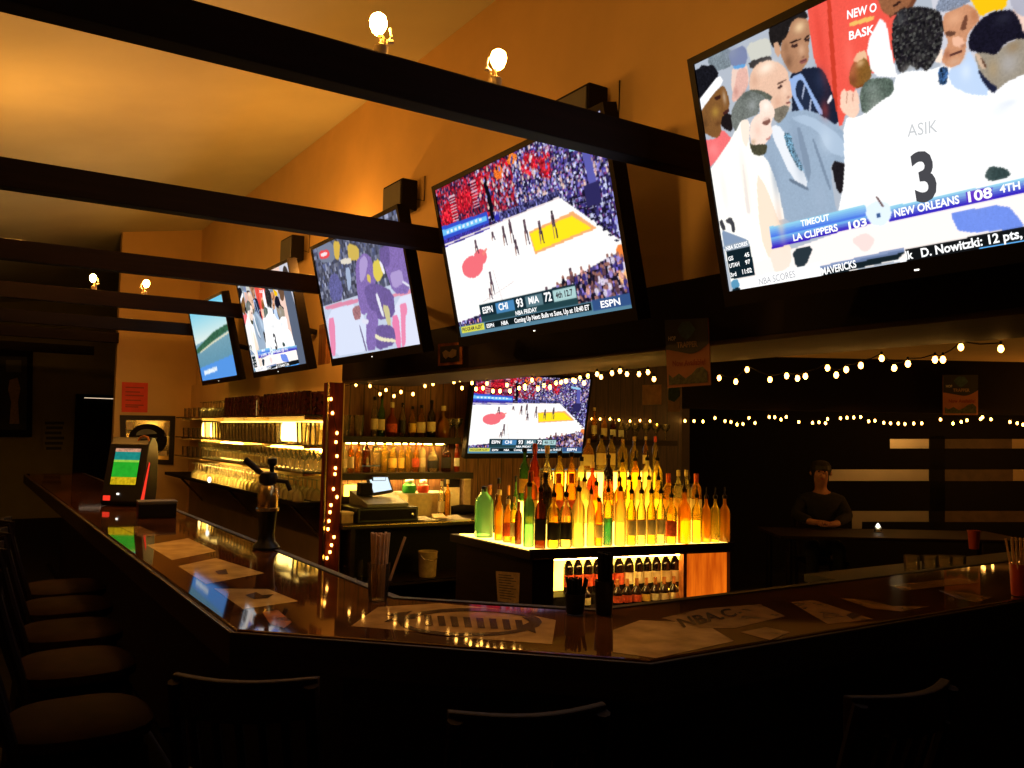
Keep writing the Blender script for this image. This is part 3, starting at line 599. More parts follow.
MW3 = tv_frame(TY[2])
def P3(*pts): return [to_local(MW3, *p) for p in pts]
def hockey():
    R = Raster(220, 124, TW, TH, (190, 205, 225))
    def Q(col, *pts, n=0.): R.poly(rounded([to_local(MW3, 310+x/4.8, 200+y/4.8) for x, y in pts]), col, n)   # read off an enlarged crop
    m = R.V < .52; R.crowd(m, [(60, 66, 90), (90, 96, 120), (40, 44, 60), (130, 136, 160), (60, 70, 110), (30, 32, 44)], 4)
    Q((100, 110, 130), (30, 215), (110, 195), (120, 300), (45, 300)); Q((212, 170, 40), (110, 195), (145, 200), (140, 290), (118, 280)); Q((205, 170, 50), (178, 205), (235, 225), (235, 290), (185, 290)); Q((225, 215, 190), (145, 285), (195, 275), (200, 305), (150, 310))
    Q((240, 40, 40), (42, 248), (88, 235), (96, 272), (50, 288)); Q((250, 230, 230), (50, 258), (82, 248), (84, 262), (54, 274))
    Q((70, 70, 130), (90, 370), (125, 345), (160, 420), (150, 480), (100, 490), n=.2); Q((150, 170, 200), (168, 330), (190, 320), (200, 400), (185, 450))
    Q((220, 120, 150), (72, 508), (235, 470), (240, 490), (75, 530)); Q((215, 226, 246), (76, 530), (240, 492), (300, 720), (105, 755)); Q((236, 120, 160), (85, 570), (118, 560), (125, 745), (105, 752)); Q((225, 130, 150), (395, 450), (600, 395), (605, 415), (398, 470))
    Q((222, 228, 246), (398, 470), (605, 415), (620, 720), (420, 715)); Q((236, 110, 160), (390, 560), (425, 550), (440, 710), (415, 712)); Q((238, 120, 160), (430, 500), (462, 490), (468, 540), (458, 560), (460, 700), (440, 704), (436, 550))
    P = (112, 84, 160); D = (84, 62, 130); L = (164, 140, 200)
    Q(P, (215, 300), (260, 250), (300, 280), (320, 440), (300, 520), (250, 560), (230, 480), n=.1); Q(L, (235, 290), (262, 262), (280, 300), (262, 380), (240, 400)); Q((150, 90, 90), (200, 520), (240, 500), (245, 570), (215, 580), n=.2)
    Q(P, (330, 240), (420, 200), (470, 240), (485, 450), (400, 450), (360, 330), n=.1); Q(L, (380, 350), (440, 330), (450, 400), (400, 430)); Q(D, (330, 230), (380, 215), (385, 320), (340, 320), n=.1); Q((225, 225, 240), (440, 385), (478, 405), (478, 420), (445, 400))
    Q((222, 196, 50), (300, 300), (330, 280), (355, 350), (330, 400), (305, 370)); Q((240, 240, 245), (330, 290), (345, 300), (362, 350), (350, 355)); Q((215, 185, 60), (272, 355), (290, 360), (292, 400), (275, 390))
    Q(D, (255, 420), (310, 395), (400, 440), (410, 560), (330, 580), (285, 520), n=.12); Q(P, (270, 520), (330, 540), (320, 720), (270, 725), n=.1); Q((230, 232, 240), (312, 450), (325, 445), (358, 560), (345, 560)); Q((200, 190, 120), (345, 500), (380, 510), (390, 610), (375, 610)); Q((225, 225, 240), (250, 570), (285, 575), (275, 600), (250, 590))
    Q(D, (320, 600), (400, 600), (415, 690), (320, 725), (315, 650), n=.1); Q((238, 232, 180), (312, 640), (345, 660), (412, 668), (412, 684), (340, 678), (312, 662)); Q((90, 80, 120), (235, 600), (240, 600), (275, 725), (268, 727))
    R.a = R.a*.8+.2*np.array((206, 200, 222))/255
    R.blur(1)
    return R.mesh('screen'), []
def coast():
    R = Raster(160, 90, TW, TH, (120, 190, 215)); U, V = R.U, R.V
    R.put(V > -1, (110, 195, 225), 0., (215, 230, 225), np.clip(V*2.2, 0, 1))
    t = np.clip((V-.42)*2.2, 0, 1); R.put(V > .5-.1*U, (120, 160, 175), .03, (90, 140, 165), t)
    R.uvpoly([(0, .56), (.2, .5), (.6, .4), (1, .36), (1, .44), (.6, .5), (.2, .58), (0, .62)], (52, 96, 70), .2)
    R.uvpoly([(.1, .6), (.5, .52), (1, .45), (1, .475), (.5, .545), (.1, .62)], (225, 220, 190))
    R.uvpoly([(0, .82), (1, .74), (1, 1), (0, 1)], (84, 146, 222)); R.uvpoly([(.1, .87), (.5, .84), (.5, .9), (.1, .93)], (225, 235, 245), .1)
    R.blur(2)
    return R.mesh('screen'), []

def television(name, MW, content, label, scale=1., group=None, depth=.055, bracket=None):
    root = bpy.data.objects.new(name, None); COL.objects.link(root); root.matrix_world = MW
    if scale != 1.: root.scale = (scale,)*3
    tag(root, label, 'television', group)
    w, h, b, bb = TW/2, TH/2, .022, .045
    fr = MB(); z0, z1 = -depth, .006
    fr.span((-w-b, h, z0), (w+b, h+b, z1)); fr.span((-w-b, -h-bb, z0), (w+b, -h, z1)); fr.span((-w-b, -h, z0), (-w, h, z1)); fr.span((w, -h, z0), (w+b, h, z1))
    part('bezel', fr, 'bezel', root)
    bk = MB().span((-w-b+.004, -h-bb+.004, z0-.004), (w+b-.004, h+b-.004, z0+.02))
    part('back_cover', bk, 'blackm', root)
    part('power_light', MB().box((0, -h-bb*.55, .0065), (.012, .004, .002)), 'white_lit', root)
    me, caps = content
    s = link('screen', me, root, (0, 0, 0))
    for c_ in caps: link('caption', c_, s)
    if bracket is not None:
        inv = root.matrix_world.inverted()
        q = [inv @ Vector(p) for p in bracket]
        part('wall_bracket', MB().tube(q, .022, 8), 'blackm', root)
    return root
hud = huddle(); are = arena(); hoc = hockey(); coa = coast()
cl = ['huge television close to the camera showing a basketball huddle around a white number 3 jersey', 'television showing a wide basketball court with a yellow painted key and red seats',
      'television showing hockey players in purple and yellow before white rink boards', 'small-looking television further along the wall repeating the white jersey huddle', 'furthest wall television showing a blue coast scene over water']
for i, y in enumerate(TY):
    ct = [hud, are, hoc, hud, coa][i]
    br = [((XB+XT)/2+.09, y, 2.30), (WX-.01, y, 2.26)]
    television('television', tv_frame(y), ct, cl[i], bracket=br)
# the set over the back bar, facing the room
a, b, c_, d = [hy(*q, 5.62) for q in ((474.5, 380.5), (468.5, 447), (583.5, 452), (588, 381))]
cen = (a+b+c_+d)/4
up_ = ((a+d)/2-(b+c_)/2); up_.y = -.10
MW6 = frame_from(cen, (c_-b)+(d-a), up_)
television('television', MW6, are, 'television hung over the back bar bottles below the string lights', scale=((c_-b).length)/TW, bracket=[(cen.x, 5.72, cen.z), (cen.x, 5.945, cen.z)])

# ------------------------------------------------------------------ bar counter (left leg, slanted corner, right leg)
BX, BYY, CY0 = .558, 1.357, 2.020
BT = 1.07
out = [(BX, 9.2), (BX, CY0), (BX+CY0-BYY, BYY), (7.4, BYY)]
inn = [(7.4, 1.80), (1.43, 1.80), (1.033, 2.19), (1.033, 9.2)]
bar = empty('bar_counter', (1.2, 2.0, 0), label='long dark bar counter with glossy resin top and prints set in it', cat='bar counter')
BO = Vector((1.2, 2.0, 0))
def rel(pts): return [(x-BO.x, y-BO.y) for x, y in pts]
part('countertop', MB().prism(rel(out+inn), BT-.045, BT), 'resin', bar, .006)
def inset(d):
    k = d*(2**.5-1)
    return [(BX+d, 9.2), (BX+d, CY0+k), (BX+CY0-BYY+k, BYY+d), (7.4, BYY+d)]
fo = inset(.32); fi = inset(.37)
part('front_panel', MB().prism(rel(fo+fi[::-1]), 0.10, BT-.045), 'wood', bar)
part('kick_board', MB().prism(rel(inset(.39)+inset(.42)[::-1]), 0.0, .10), 'blackm', bar)
nose = inset(-.012)
part('front_rail', MB().prism(rel(nose+inset(.0)[::-1]), BT-.085, BT-.004), 'wood', bar, .004)
st = MB()
st.prism(rel([(BX-.0135, 9.2), (BX-.0135, CY0), (BX-.0125, CY0), (BX-.0125, 9.2)]), BT-.008, BT-.003)
part('edge_strip', st, 'brass', bar)
rim = [(7.4, 1.80), (1.43, 1.80), (1.033, 2.19), (1.033, 9.2), (1.058, 9.2), (1.058, 2.2), (1.44, 1.825), (7.4, 1.825)]
part('inner_rim', MB().prism(rel(rim), BT-.06, BT+.0025), 'wood', bar)
fr = MB()
for (x, y) in ((BX+.23, 4.), (BX+.23, 2.6), (BX+.23, 5.6), (BX+.23, 7.2)): fr.tube([(x+.16-BO.x, y-BO.y, .22), (x-BO.x, y-BO.y, .22)], .012)
fr.tube([(p[0]-BO.x, p[1]-BO.y, .22) for p in inset(.23)], .019)
part('foot_rail', fr, 'stool', bar)
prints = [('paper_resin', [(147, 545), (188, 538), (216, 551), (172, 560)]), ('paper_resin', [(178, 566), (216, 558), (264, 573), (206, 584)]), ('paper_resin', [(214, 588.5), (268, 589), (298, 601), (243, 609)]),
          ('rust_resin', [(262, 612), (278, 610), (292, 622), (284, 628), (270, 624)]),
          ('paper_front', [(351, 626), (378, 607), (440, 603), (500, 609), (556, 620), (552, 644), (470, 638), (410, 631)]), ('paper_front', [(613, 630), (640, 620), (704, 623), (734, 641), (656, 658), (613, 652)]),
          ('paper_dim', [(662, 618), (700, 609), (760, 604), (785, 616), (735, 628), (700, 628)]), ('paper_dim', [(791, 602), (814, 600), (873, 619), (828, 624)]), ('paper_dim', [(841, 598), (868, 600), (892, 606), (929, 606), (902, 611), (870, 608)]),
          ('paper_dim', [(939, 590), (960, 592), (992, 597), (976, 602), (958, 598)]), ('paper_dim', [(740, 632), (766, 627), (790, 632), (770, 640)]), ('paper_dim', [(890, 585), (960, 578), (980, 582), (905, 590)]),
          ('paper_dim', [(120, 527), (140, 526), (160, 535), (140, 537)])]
for i, (mt, ps) in enumerate(prints):
    zz = BT+.0003+.00005*i
    poly = [hz(x, y, zz) for x, y in ps]
    area = sum(poly[k].x*poly[(k+1) % len(poly)].y-poly[(k+1) % len(poly)].x*poly[k].y for k in range(len(poly)))
    if area < 0: poly = poly[::-1]
    part('set_in_print', MB().prism(rel([(p.x, p.y) for p in poly]), zz-.0003, zz), mt, bar)
def flat_ink(polys, name='printed_mark'):
    for i, ps in enumerate(polys):
        m = MB()
        zz = BT+.0018
        poly = [hz(x, y, zz) for x, y in ps]
        area = sum(poly[k].x*poly[(k+1) % len(poly)].y-poly[(k+1) % len(poly)].x*poly[k].y for k in range(len(poly)))
        if area < 0: poly = poly[::-1]
        m.prism(rel([(p.x, p.y) for p in poly]), zz-.0002, zz+.00001*i)
        part(name, m, 'ink_resin', bar)
def ell(cx, cy, rx, ry, n=18, a0=0): return [(cx+rx*math.cos(2*PI*k/n+a0), cy+ry*math.sin(2*PI*k/n+a0)) for k in range(n)]
ring = []
for k in range(22):
    a0, a1 = 2*PI*k/22, 2*PI*(k+1)/22
    ring.append([(470+72*math.cos(a0), 622+14*math.sin(a0)), (470+72*math.cos(a1), 622+14*math.sin(a1)), (470+64*math.cos(a1), 622+11*math.sin(a1)), (470+64*math.cos(a0), 622+11*math.sin(a0))])
wings = [[(386, 614), (412, 611), (404, 616), (420, 618), (398, 620), (384, 622), (394, 617)], [(540, 620), (522, 617), (530, 622), (518, 627), (536, 633), (534, 626)]]
lets = [[(424+13*k, 615+.7*k), (431+13*k, 615.3+.7*k), (433+13*k, 625+.7*k), (426+13*k, 625+.7*k)] for k in range(8)]
flat_ink(ring+wings+lets)
flat_ink([[(245, 595), (256, 592), (262, 595), (274, 594), (268, 598), (254, 599)], [(215, 571), (226, 569), (228, 574), (218, 574)], [(846, 615), (853, 612), (862, 615), (852, 619)], [(955, 594), (972, 595), (966, 599)]])
me, wd = text_mesh('NBA.C', 'ink_resin', True)
A, B, T = hz(683, 627, BT+.002), hz(738, 615, BT+.002), hz(676, 619, BT+.002)
ex, ey = (B-A)/wd, (T-A)
for v in me.vertices: v.co = A+ex*v.co.x+ey*v.co.y-BO
link('printed_lettering', me, bar)

# ------------------------------------------------------------------ bar stools
def make_stool(loc, rz, label, group):
    t = empty('bar_stool', loc, rz, label, 'bar stool', group)
    part('seat', MB().lathe([(.02, .735), (.155, .735), (.175, .75), (.175, .775), (.15, .79), (.02, .795)], 28, power=3.), 'seat', t)
    part('seat_rim', MB().lathe([(.14, .70), (.16, .70), (.16, .735), (.14, .735)], 24), 'stool', t)
    for sx in (-1, 1):
        for sy in (-1, 1):
            part('leg', MB().tube([(.13*sx, .13*sy, .72), (.19*sx, .19*sy, 0)], [.02, .016], 8), 'stool', t)
    part('footrest', MB().tube([(.172, .172, .25), (-.172, .172, .25), (-.172, -.172, .25), (.172, -.172, .25), (.172, .172, .25)], .012, 8), 'stool', t)
    for sx in (-1, 1): part('back_post', MB().tube([(.135*sx, -.14, .72), (.12*sx, -.20, .92), (.118*sx, -.245, 1.09)], [.016, .015, .013], 8), 'stool', t)
    n = 9
    def rail(z0, z1):
        m = MB(); pts = [(-.128+.256*k/(n-1), -.235-.04*math.sin(PI*k/(n-1))+(1.09-z1)*.18) for k in range(n)]
        poly = pts+[(x, y+.02) for x, y in pts[::-1]]
        return m.prism(poly, z0, z1)
    part('top_rail', rail(1.03, 1.10), 'stool', t, .004); part('middle_rail', rail(.90, .93), 'stool', t, .003)
    for k in range(-2, 3): part('spindle', MB().tube([(.04*k, -.17, .77), (.04*k, -.262, 1.04)], .008, 6), 'stool', t)
    return t
gl = 'bar stools along the left leg of the bar'
sp0 = hz(78, 712, .79)
s0 = make_stool((sp0.x, sp0.y, 0), -PI/2, '', gl)
s0['label'] = 'dark bar stool nearest the camera along the left side of the bar'
for k, (x, y) in enumerate(((75, 658), (70, 626), (66, 602), (64, 584))):
    sp_ = hz(x, y, .79); s = dup(s0, (sp_.x, sp_.y, 0), -PI/2)
    s['label'] = f'dark bar stool, {ORD[k+1]} from the camera along the left side of the bar'
def behind(x, y, rz):
    p = hz(x, y, 1.10); return p.x-.26*math.sin(rz)*1., p.y+.26*math.cos(rz)
for (x, y, rz, lb, g) in ((240, 680, -.6, 'dark ladder-back bar stool at the left end of the slanted bar corner', 'bar stools in front of the bar'), (533, 713, -.35, 'dark ladder-back bar stool at the middle of the slanted bar corner', 'bar stools in front of the bar'),
                          (915, 692, -.08, 'dark ladder-back bar stool at the right leg of the bar, nearest the corner', 'bar stools in front of the bar')):
    x, y = behind(x, y, rz); s = dup(s0, (x, y, 0), rz); s['label'] = lb; s['group'] = g

# ------------------------------------------------------------------ things on the bar
def straw_cup(loc, lean, label, mats, n, h, r, group, hole=.33, seed=1):
    rn = random.Random(seed)
    t = empty('straw_cup', loc, 0, label, 'cup of straws', group)
    part('cup', MB().lathe([(r*.82, 0), (r*.85, .004), (r, h*.55), (r*1.03, h*.55), (r*1.03, h*.55+.003), (r*.96, h*.55+.003), (r*.8, .008)], 18), mats[0], t)
    for k in range(n):
        a = 2*PI*k/n*2.4; q = r*.78*math.sqrt((k+.5)/n); x, y = q*math.cos(a), q*math.sin(a)
        ln = h*(1+.05*rn.random()); s = 1+lean*rn.random()
        part('straw', MB().tube([(x*.7, y*.7, .006), (x*s, y*s, ln)], .0034, 6), mats[1], t)
    return t
base = hz(378, 600, BT); base.z = BT+.0025
t = straw_cup(base, .25, 'cup packed with tall pale straws on the inner edge of the bar corner', ('glass', 'straw'), 30, .172, .031, 'cups of straws on the bar')
st = MB().tube([(.028, -.012, .05), (.062, -.03, .168)], .0036, 6); part('straw', st, 'straw', t, label='pale straw leaning out to the right')
b1 = hz(575, 614, BT); b1.z = BT+.0025
straw_cup(b1, .7, 'left of two dark cups standing before the lit wine shelf, stirrers splaying', ('black', 'blackm'), 18, .085, .027, 'dark stirrer cups on the bar', seed=3)
b2 = hz(604, 615, BT); b2.z = BT+.0025
straw_cup(b2, .15, 'right and taller of two dark cups standing before the lit wine shelf', ('black', 'blackm'), 20, .150, .025, 'dark stirrer cups on the bar', seed=4)
b3 = hz(1020, 596, BT); b3.z = BT+.0025
straw_cup(b3, 1.2, 'cup of reddish straws fanning out at the right edge of the photo', ('redcup', 'straw'), 14, .165, .028, 'cups of straws on the bar', seed=5)
# red tumbler further along
rp = hz(974, 549, 1.0); rp = Vector((rp.x, rp.y, 0))
# tap
tp = hz(266, 549, BT); tp.z = BT
tap = empty('beer_tap', tp, math.radians(-32), 'black beer tap with slanted lever and clear barrel on the inner bar edge', 'beer tap')
part('base', MB().lathe([(.05, 0), (.052, .008), (.044, .02), (.034, .03), (.030, .06), (.036, .13), (.040, .15)], 20), 'black', tap)
part('barrel', MB().lathe([(.036, .15), (.038, .16), (.04, .20), (.034, .235), (.022, .25)], 20), 'brass', tap)
part('collar', MB().lathe([(.044, .146), (.044, .156), (.036, .158)], 20, caps=False), 'chrome', tap)
part('head', MB().lathe([(.026, .245), (.034, .252), (.036, .275), (.03, .29), (.012, .296)], 20), 'black', tap)
part('lever', MB().tube([(-.01, 0, .275), (-.05, 0, .305), (-.092, 0, .34)], [.008, .012, .013], 8), 'black', tap)
part('knob', MB().lathe([(.008, .29), (.010, .315), (.02, .328), (.018, .345), (.006, .352)], 12, c=(.012, 0, 0)), 'black', tap)
part('spout', MB().tube([(.03, 0, .262), (.07, 0, .258), (.085, 0, .225)], .009, 8), 'black', tap)
# countertop game machine
gp = hz(131, 506, BT)
gm = empty('game_machine', (gp.x, gp.y+.08, BT+.003), math.radians(-34), 'black countertop touch-screen game machine with green picture and red side glow', 'game machine')
side = [(-.15, .03), (-.13, .0), (.13, .0), (.15, .10), (.15, .36), (.13, .44), (.08, .485), (.02, .49), (-.03, .44)]
def extr(poly, x0, x1): # profile in (y,z) run along x
    m = MB(); n = len(poly)
    vs = [(x0, y, z) for y, z in poly]+[(x1, y, z) for y, z in poly]
    return m.add(vs, [tuple(range(n)), tuple(range(n, 2*n))[::-1]]+[(i, n+i, n+(i+1) % n, (i+1) % n) for i in range(n)])
part('housing', extr(side, -.155, .155), 'black', gm, .008)
# front face runs from (-.15,.03) to (-.03,.44)
gm.scale = (.74, .74, .80)
f0, f1 = Vector((0, -.15, .03)), Vector((0, -.03, .44)); fu = (f1-f0).normalized(); fn = Vector((0, -fu.z, fu.y))
def face(u0, u1, t0, t1, off=.002): # rectangle on the sloping face
    L_ = (f1-f0).length
    pts = [Vector((u, 0, 0))+f0+fu*L_*tt+fn*off for u, tt in ((u0, t0), (u1, t0), (u1, t1), (u0, t1))]
    return pts
sb = MB()
def band(mat, t0, t1): 
    m = MB().quad(*face(-.10, .10, t0, t1, .003)); part('screen_band', m, mat, scr)
scr = part('screen', MB().add([p for p in face(-.11, .11, .27, .93, .0015)]+[p for p in face(-.11, .11, .27, .93, -.004)], [(0, 1, 2, 3), (7, 6, 5, 4), (0, 4, 5, 1), (1, 5, 6, 2), (2, 6, 7, 3), (3, 7, 4, 0)]), 'blackm', gm)
M['g_tan'] = emit('game picture tan', rgb(205, 150, 120), .9, .5, 60); M['g_teal'] = emit('game picture teal', rgb(30, 140, 130), .9, .15, 40); M['g_lime'] = emit('game picture lime', rgb(150, 210, 70), .9, .2, 40); M['g_green'] = emit('game picture green', rgb(40, 170, 40), .95, .12, 30); M['g_yel'] = emit('game picture yellow', rgb(205, 170, 20), .95, .35, 50)
for mt, a0, a1 in (('g_tan', .86, .92), ('g_teal', .72, .86), ('g_lime', .68, .72), ('g_green', .42, .68), ('g_yel', .29, .42)): band(mt, a0, a1)
part('lit_button', MB().box((-.105, -.152, .055), (.05, .012, .035)), 'redglow', gm)
part('lit_button', MB().box((-.02, -.147, .085), (.014, .012, .012)), 'white_lit', gm)
part('side_light', MB().add([(.157, -.15, .03), (.157, -.095, .02), (.157, -.01, .30), (.157, -.02, .31), (.157, -.12, .09), (.16, -.15, .03), (.16, -.095, .02), (.16, -.01, .30), (.16, -.02, .31), (.16, -.12, .09)],
     [(5, 6, 7, 8, 9), (0, 1, 6, 5), (1, 2, 7, 6), (2, 3, 8, 7), (3, 4, 9, 8), (4, 0, 5, 9)]), 'redglow', gm)
part('top_lamp', MB().ball((-.03, -.02, .47), .022, 12, 8, .6), 'white_lit', gm)
part('top_arch', MB().tube([(.05, .0, .455), (.07, .0, .49), (.10, .0, .50), (.13, .0, .49), (.145, .0, .455)], .008, 8), 'rust_resin', gm)
part('side_badge', MB().lathe([(.012, 0), (.02, .0), (.02, .003), (.012, .003)], 12), 'chrome', gm); bpy.data.objects[gm.children[-1].name].matrix_local = Matrix.Translation((.157, .04, .16)) @ Matrix.Rotation(PI/2, 4, 'Y')
bp_ = hz(158, 518, BT)
bx = empty('black_box', (bp_.x, bp_.y+.05, BT), math.radians(-4), 'low black box on the bar beside the game machine', 'box')
part('body', MB().span((-.09, -.06, 0), (.09, .06, .075)), 'black', bx, .006); part('lid', MB().span((-.092, -.062, .075), (.092, .062, .085)), 'grey', bx, .003)

# ------------------------------------------------------------------ lamps on the beams
def make_lamp(x, y, label, flip=1, tilt=.3):
    t = empty('beam_lamp', (x, y, 2.528), 0, label, 'lamp', 'small uplight lamps clamped on the beams')
    part('base', MB().lathe([(.016, 0), (.02, .003), (.02, .028), (.012, .032)], 14), 'lampmetal', t)
    part('stem', MB().tube([(0, 0, .03), (.004*flip, 0, .05), (-.008*flip, 0, .062)], .007, 8), 'lampmetal', t)
    part('bulb', MB().lathe([(.008, .058), (.014, .064), (.022, .08), (.024, .092), (.019, .108), (.008, .116)], 14, c=(-.010*flip, 0, 0)), 'bulb', t)
    part('wing_bracket', MB().tube([(.012*flip, 0, .03), (.03*flip, 0, .062), (.024*flip, 0, .085)], .004, 6).tube([(.016*flip, .0, .045), (.034*flip, 0, .05)], .006, 6), 'lampmetal', t)
    return t
yb = BY[0]+.03
make_lamp(hy(381, 50, yb).x, yb, 'lit uplight lamp on the nearest beam, left of the pair', 1)
make_lamp(hy(495, 82, yb).x, yb, 'lit uplight lamp on the nearest beam, right of the pair', -1)
yb = BY[3]+.03
make_lamp(hy(94, 288, yb).x, yb, 'distant lit uplight lamp on the fourth beam, left of the pair', 1)
make_lamp(hy(144.5, 293, yb).x, yb, 'distant lit uplight lamp on the fourth beam, right of the pair', -1)

# ------------------------------------------------------------------ wall speakers
def speaker(y0, y1, z0, z1, label, wire=True):
    t = empty('wall_speaker', (WX, (y0+y1)/2, z0), 0, label, 'speaker', 'box speakers on the tall wall')
    h = z1-z0; w_ = (y1-y0)/2
    part('cabinet', extr([(-w_, 0), (w_, 0), (w_, h), (-w_, h)], -.13, -.03), 'blackm', t, .006)
    part('grille', extr([(-w_+.015, .015), (w_-.015, .015), (w_-.015, h-.015), (-w_+.015, h-.015)], -.136, -.129), 'grey', t)
    part('mount', MB().span((-.035, -.03, h*.4), (-.003, .03, h*.6)), 'blackm', t)
    part('cable', MB().tube([(-.02, -w_*.4, h*.5), (-.006, -w_-.04, h*.3), (-.006, -w_-.045, h+.02)], .003, 6), 'blackm', t)
speaker(4.53, 4.80, 2.83, 3.01, 'small dark box speaker on the tan wall above the hockey television')
speaker(6.50, 6.78, 2.85, 3.04, 'further small box speaker on the tan wall above the second white jersey screen')
speaker(2.76, 3.00, 2.74, 2.98, 'dark box speaker half hidden behind the nearest beam')

# ------------------------------------------------------------------ signs and papers
def sign(name, pts, th, mat, label, cat, n):
    """flat board through four corner points (tl, tr, br, bl) with thickness th"""
    P_ = [Vector(p) for p in pts]; o = sum(P_, Vector())/4; n = Vector(n)
    t = bpy.data.objects.new(name, None); COL.objects.link(t); t.location = o; tag(t, label, cat)
    m = MB(); m.add([p-o for p in P_]+[p-o-n*th for p in P_], [(3, 2, 1, 0), (4, 5, 6, 7), (0, 1, 5, 4), (1, 2, 6, 5), (2, 3, 7, 6), (3, 0, 4, 7)])
    part('board', m, mat, t)
    def at(u, v, off=.0015):
        a = P_[0].lerp(P_[1], u); b = P_[3].lerp(P_[2], u); return a.lerp(b, v)-o+n*off
    return t, at
def on_sign(t, at, name, poly, mat, off=.0015):
    ps = [at(u, v, off) for u, v in poly]
    return part(name, MB().add(ps, [tuple(range(len(ps)))]), mat, t)
def sign_text(t, at, s, u0, v0, u1, h, mat, off=.003):
    me, wd = text_mesh(s, mat, True); A, B, T = at(u0, v0, off), at(u1, v0, off), at(u0, v0-h, off)
    for v in me.vertices: v.co = A+(B-A)*(v.co.x/wd)+(T-A)*v.co.y
    link('lettering', me, t)
M['sg_dark'] = pbr('dark printed board', (.03, .035, .04), .6); M['sg_tan'] = pbr('salmon printed board', (.55, .22, .10), .6); M['sg_red'] = pbr('red sign ink', (.35, .04, .02), .6); M['sg_teal'] = pbr('teal sign ink', (.05, .12, .14), .6, amt=.4, scale=40); M['sg_green'] = pbr('green sign ink', (.10, .12, .06), .6, amt=.6, scale=60)
def beer_sign(pts, label, n):
    t, at = sign('hanging_sign', pts, .004, 'sg_tan', label, 'sign', n)
    cv = [(0, 0), (1, 0), (1, .38)]+[(1-.04*k-.04, .38+.14*math.sin(PI*.5*min(1, (k+1)/10)) if k < 11 else .52-.08*((k-10)/13)) for k in range(23)]+[(0, .44)]
    on_sign(t, at, 'dark_field', cv, 'sg_dark'); on_sign(t, at, 'hop_cone', [(.42, .04), (.6, .04), (.72, .16), (.6, .27), (.5, .31), (.38, .25), (.3, .14)], 'sg_teal', .0022)
    sign_text(t, at, 'HOP', .08, .31, .26, .06, 'white'); sign_text(t, at, 'TRAPPER', .28, .42, .76, .08, 'tan')
    sign_text(t, at, 'Now Available!', .16, .69, .92, .08, 'sg_red')
    on_sign(t, at, 'landscape', [(.05, .96), (.05, .8), (.15, .86), (.3, .8), (.45, .88), (.6, .82), (.72, .74), (.85, .72), (.95, .8), (.95, .96)], 'sg_green', .0022)
    return t
beer_sign([hx(665, 320, 2.15), hx(708, 318, 2.15), hx(710.5, 385, 2.15), hx(667.5, 388, 2.15)], 'hop beer sign hung on the soffit front between the two big televisions', (-1, 0, 0))
hp = HA-HN*.02
beer_sign([hit(943, 375, hp, HN), hit(978, 375, hp, HN), hit(978, 415, hp, HN), hit(943, 415, hp, HN)], 'distant hop beer sign on the dark header at the right', -HN)
t, at = sign('small_sign', [hx(438, 344, 2.162), hx(462, 342, 2.162), hx(462, 364, 2.162), hx(438, 366, 2.162)], .006, 'rust_resin', 'small framed sign on the soffit between the court and hockey televisions', 'sign', (-1, 0, 0))
on_sign(t, at, 'panel', [(.1, .12), (.9, .12), (.9, .88), (.1, .88)], 'blackm'); on_sign(t, at, 'emblem', [(.25, .6), (.2, .4), (.35, .3), (.5, .42), (.62, .28), (.8, .35), (.78, .6), (.6, .7), (.45, .62), (.35, .72)], 'tan', .0022)
t, at = sign('hanging_note', [hy(642.5, 385, 3.4), hy(661.5, 384.5, 3.4), hy(661.5, 404.5, 3.4), hy(642.5, 405, 3.4)], .002, 'tan', 'square tan paper hung under the soffit left of the hop sign', 'paper', (0, -1, 0))
sign_lines = lambda t, at, rows, mat: [on_sign(t, at, 'written_line', [(.12, v), (.12+w_, v), (.12+w_, v+.025), (.12, v+.025)], mat) for v, w_ in rows]
t, at = sign('hanging_note', [hy(668, 387, 3.3), hy(680, 387, 3.3), hy(680, 412, 3.3), hy(668, 412, 3.3)], .002, 'tan', 'narrow printed card hung just below the near hop sign', 'paper', (0, -1, 0))
on_sign(t, at, 'dark_print', [(0, 0), (1, 0), (1, .35), (.5, .6), (0, .5)], 'sg_teal')
t, at = sign('red_notice', [hy(122, 382, 10.09), hy(148, 383, 10.09), hy(147.5, 412.5, 10.09), hy(121.5, 412, 10.09)], .003, 'redpaper', 'red notice on the tan end wall above the framed mirror', 'notice', (0, -1, 0))
for v, w_ in ((.15, .7), (.3, .55), (.42, .7), (.58, .6), (.74, .7), (.80, .5)): on_sign(t, at, 'printed_line', [(.14, v), (.14+w_, v), (.14+w_, v+.04), (.14, v+.04)], 'sg_red')
# framed bar mirror with dark emblem
q = [hy(120, 415, 10.08), hy(175.5, 416, 10.08), hy(173.5, 465, 10.08), hy(121, 463, 10.08)]
t, at = sign('framed_mirror', q, .03, 'wood', 'square framed mirror with dark oval emblem on the tan end wall', 'mirror', (0, -1, 0))
M['mirror'] = pbr('bar mirror', (.55, .40, .2), .12, 1., amt=.2)
on_sign(t, at, 'mirror_glass', [(.1, .1), (.9, .1), (.9, .9), (.1, .9)], 'mirror', .002)
on_sign(t, at, 'emblem_oval', [(.5+.36*math.cos(2*PI*k/24), .5+.33*math.sin(2*PI*k/24)) for k in range(24)], 'blackm', .004)
on_sign(t, at, 'emblem_ring', [(.48+.20*math.cos(2*PI*k/24), .42+.14*math.sin(2*PI*k/24)) for k in range(24)], 'grey', .006)
on_sign(t, at, 'emblem_stripe', [(.25, .42), (.75, .36), (.75, .44), (.25, .5)], 'blackm', .008)
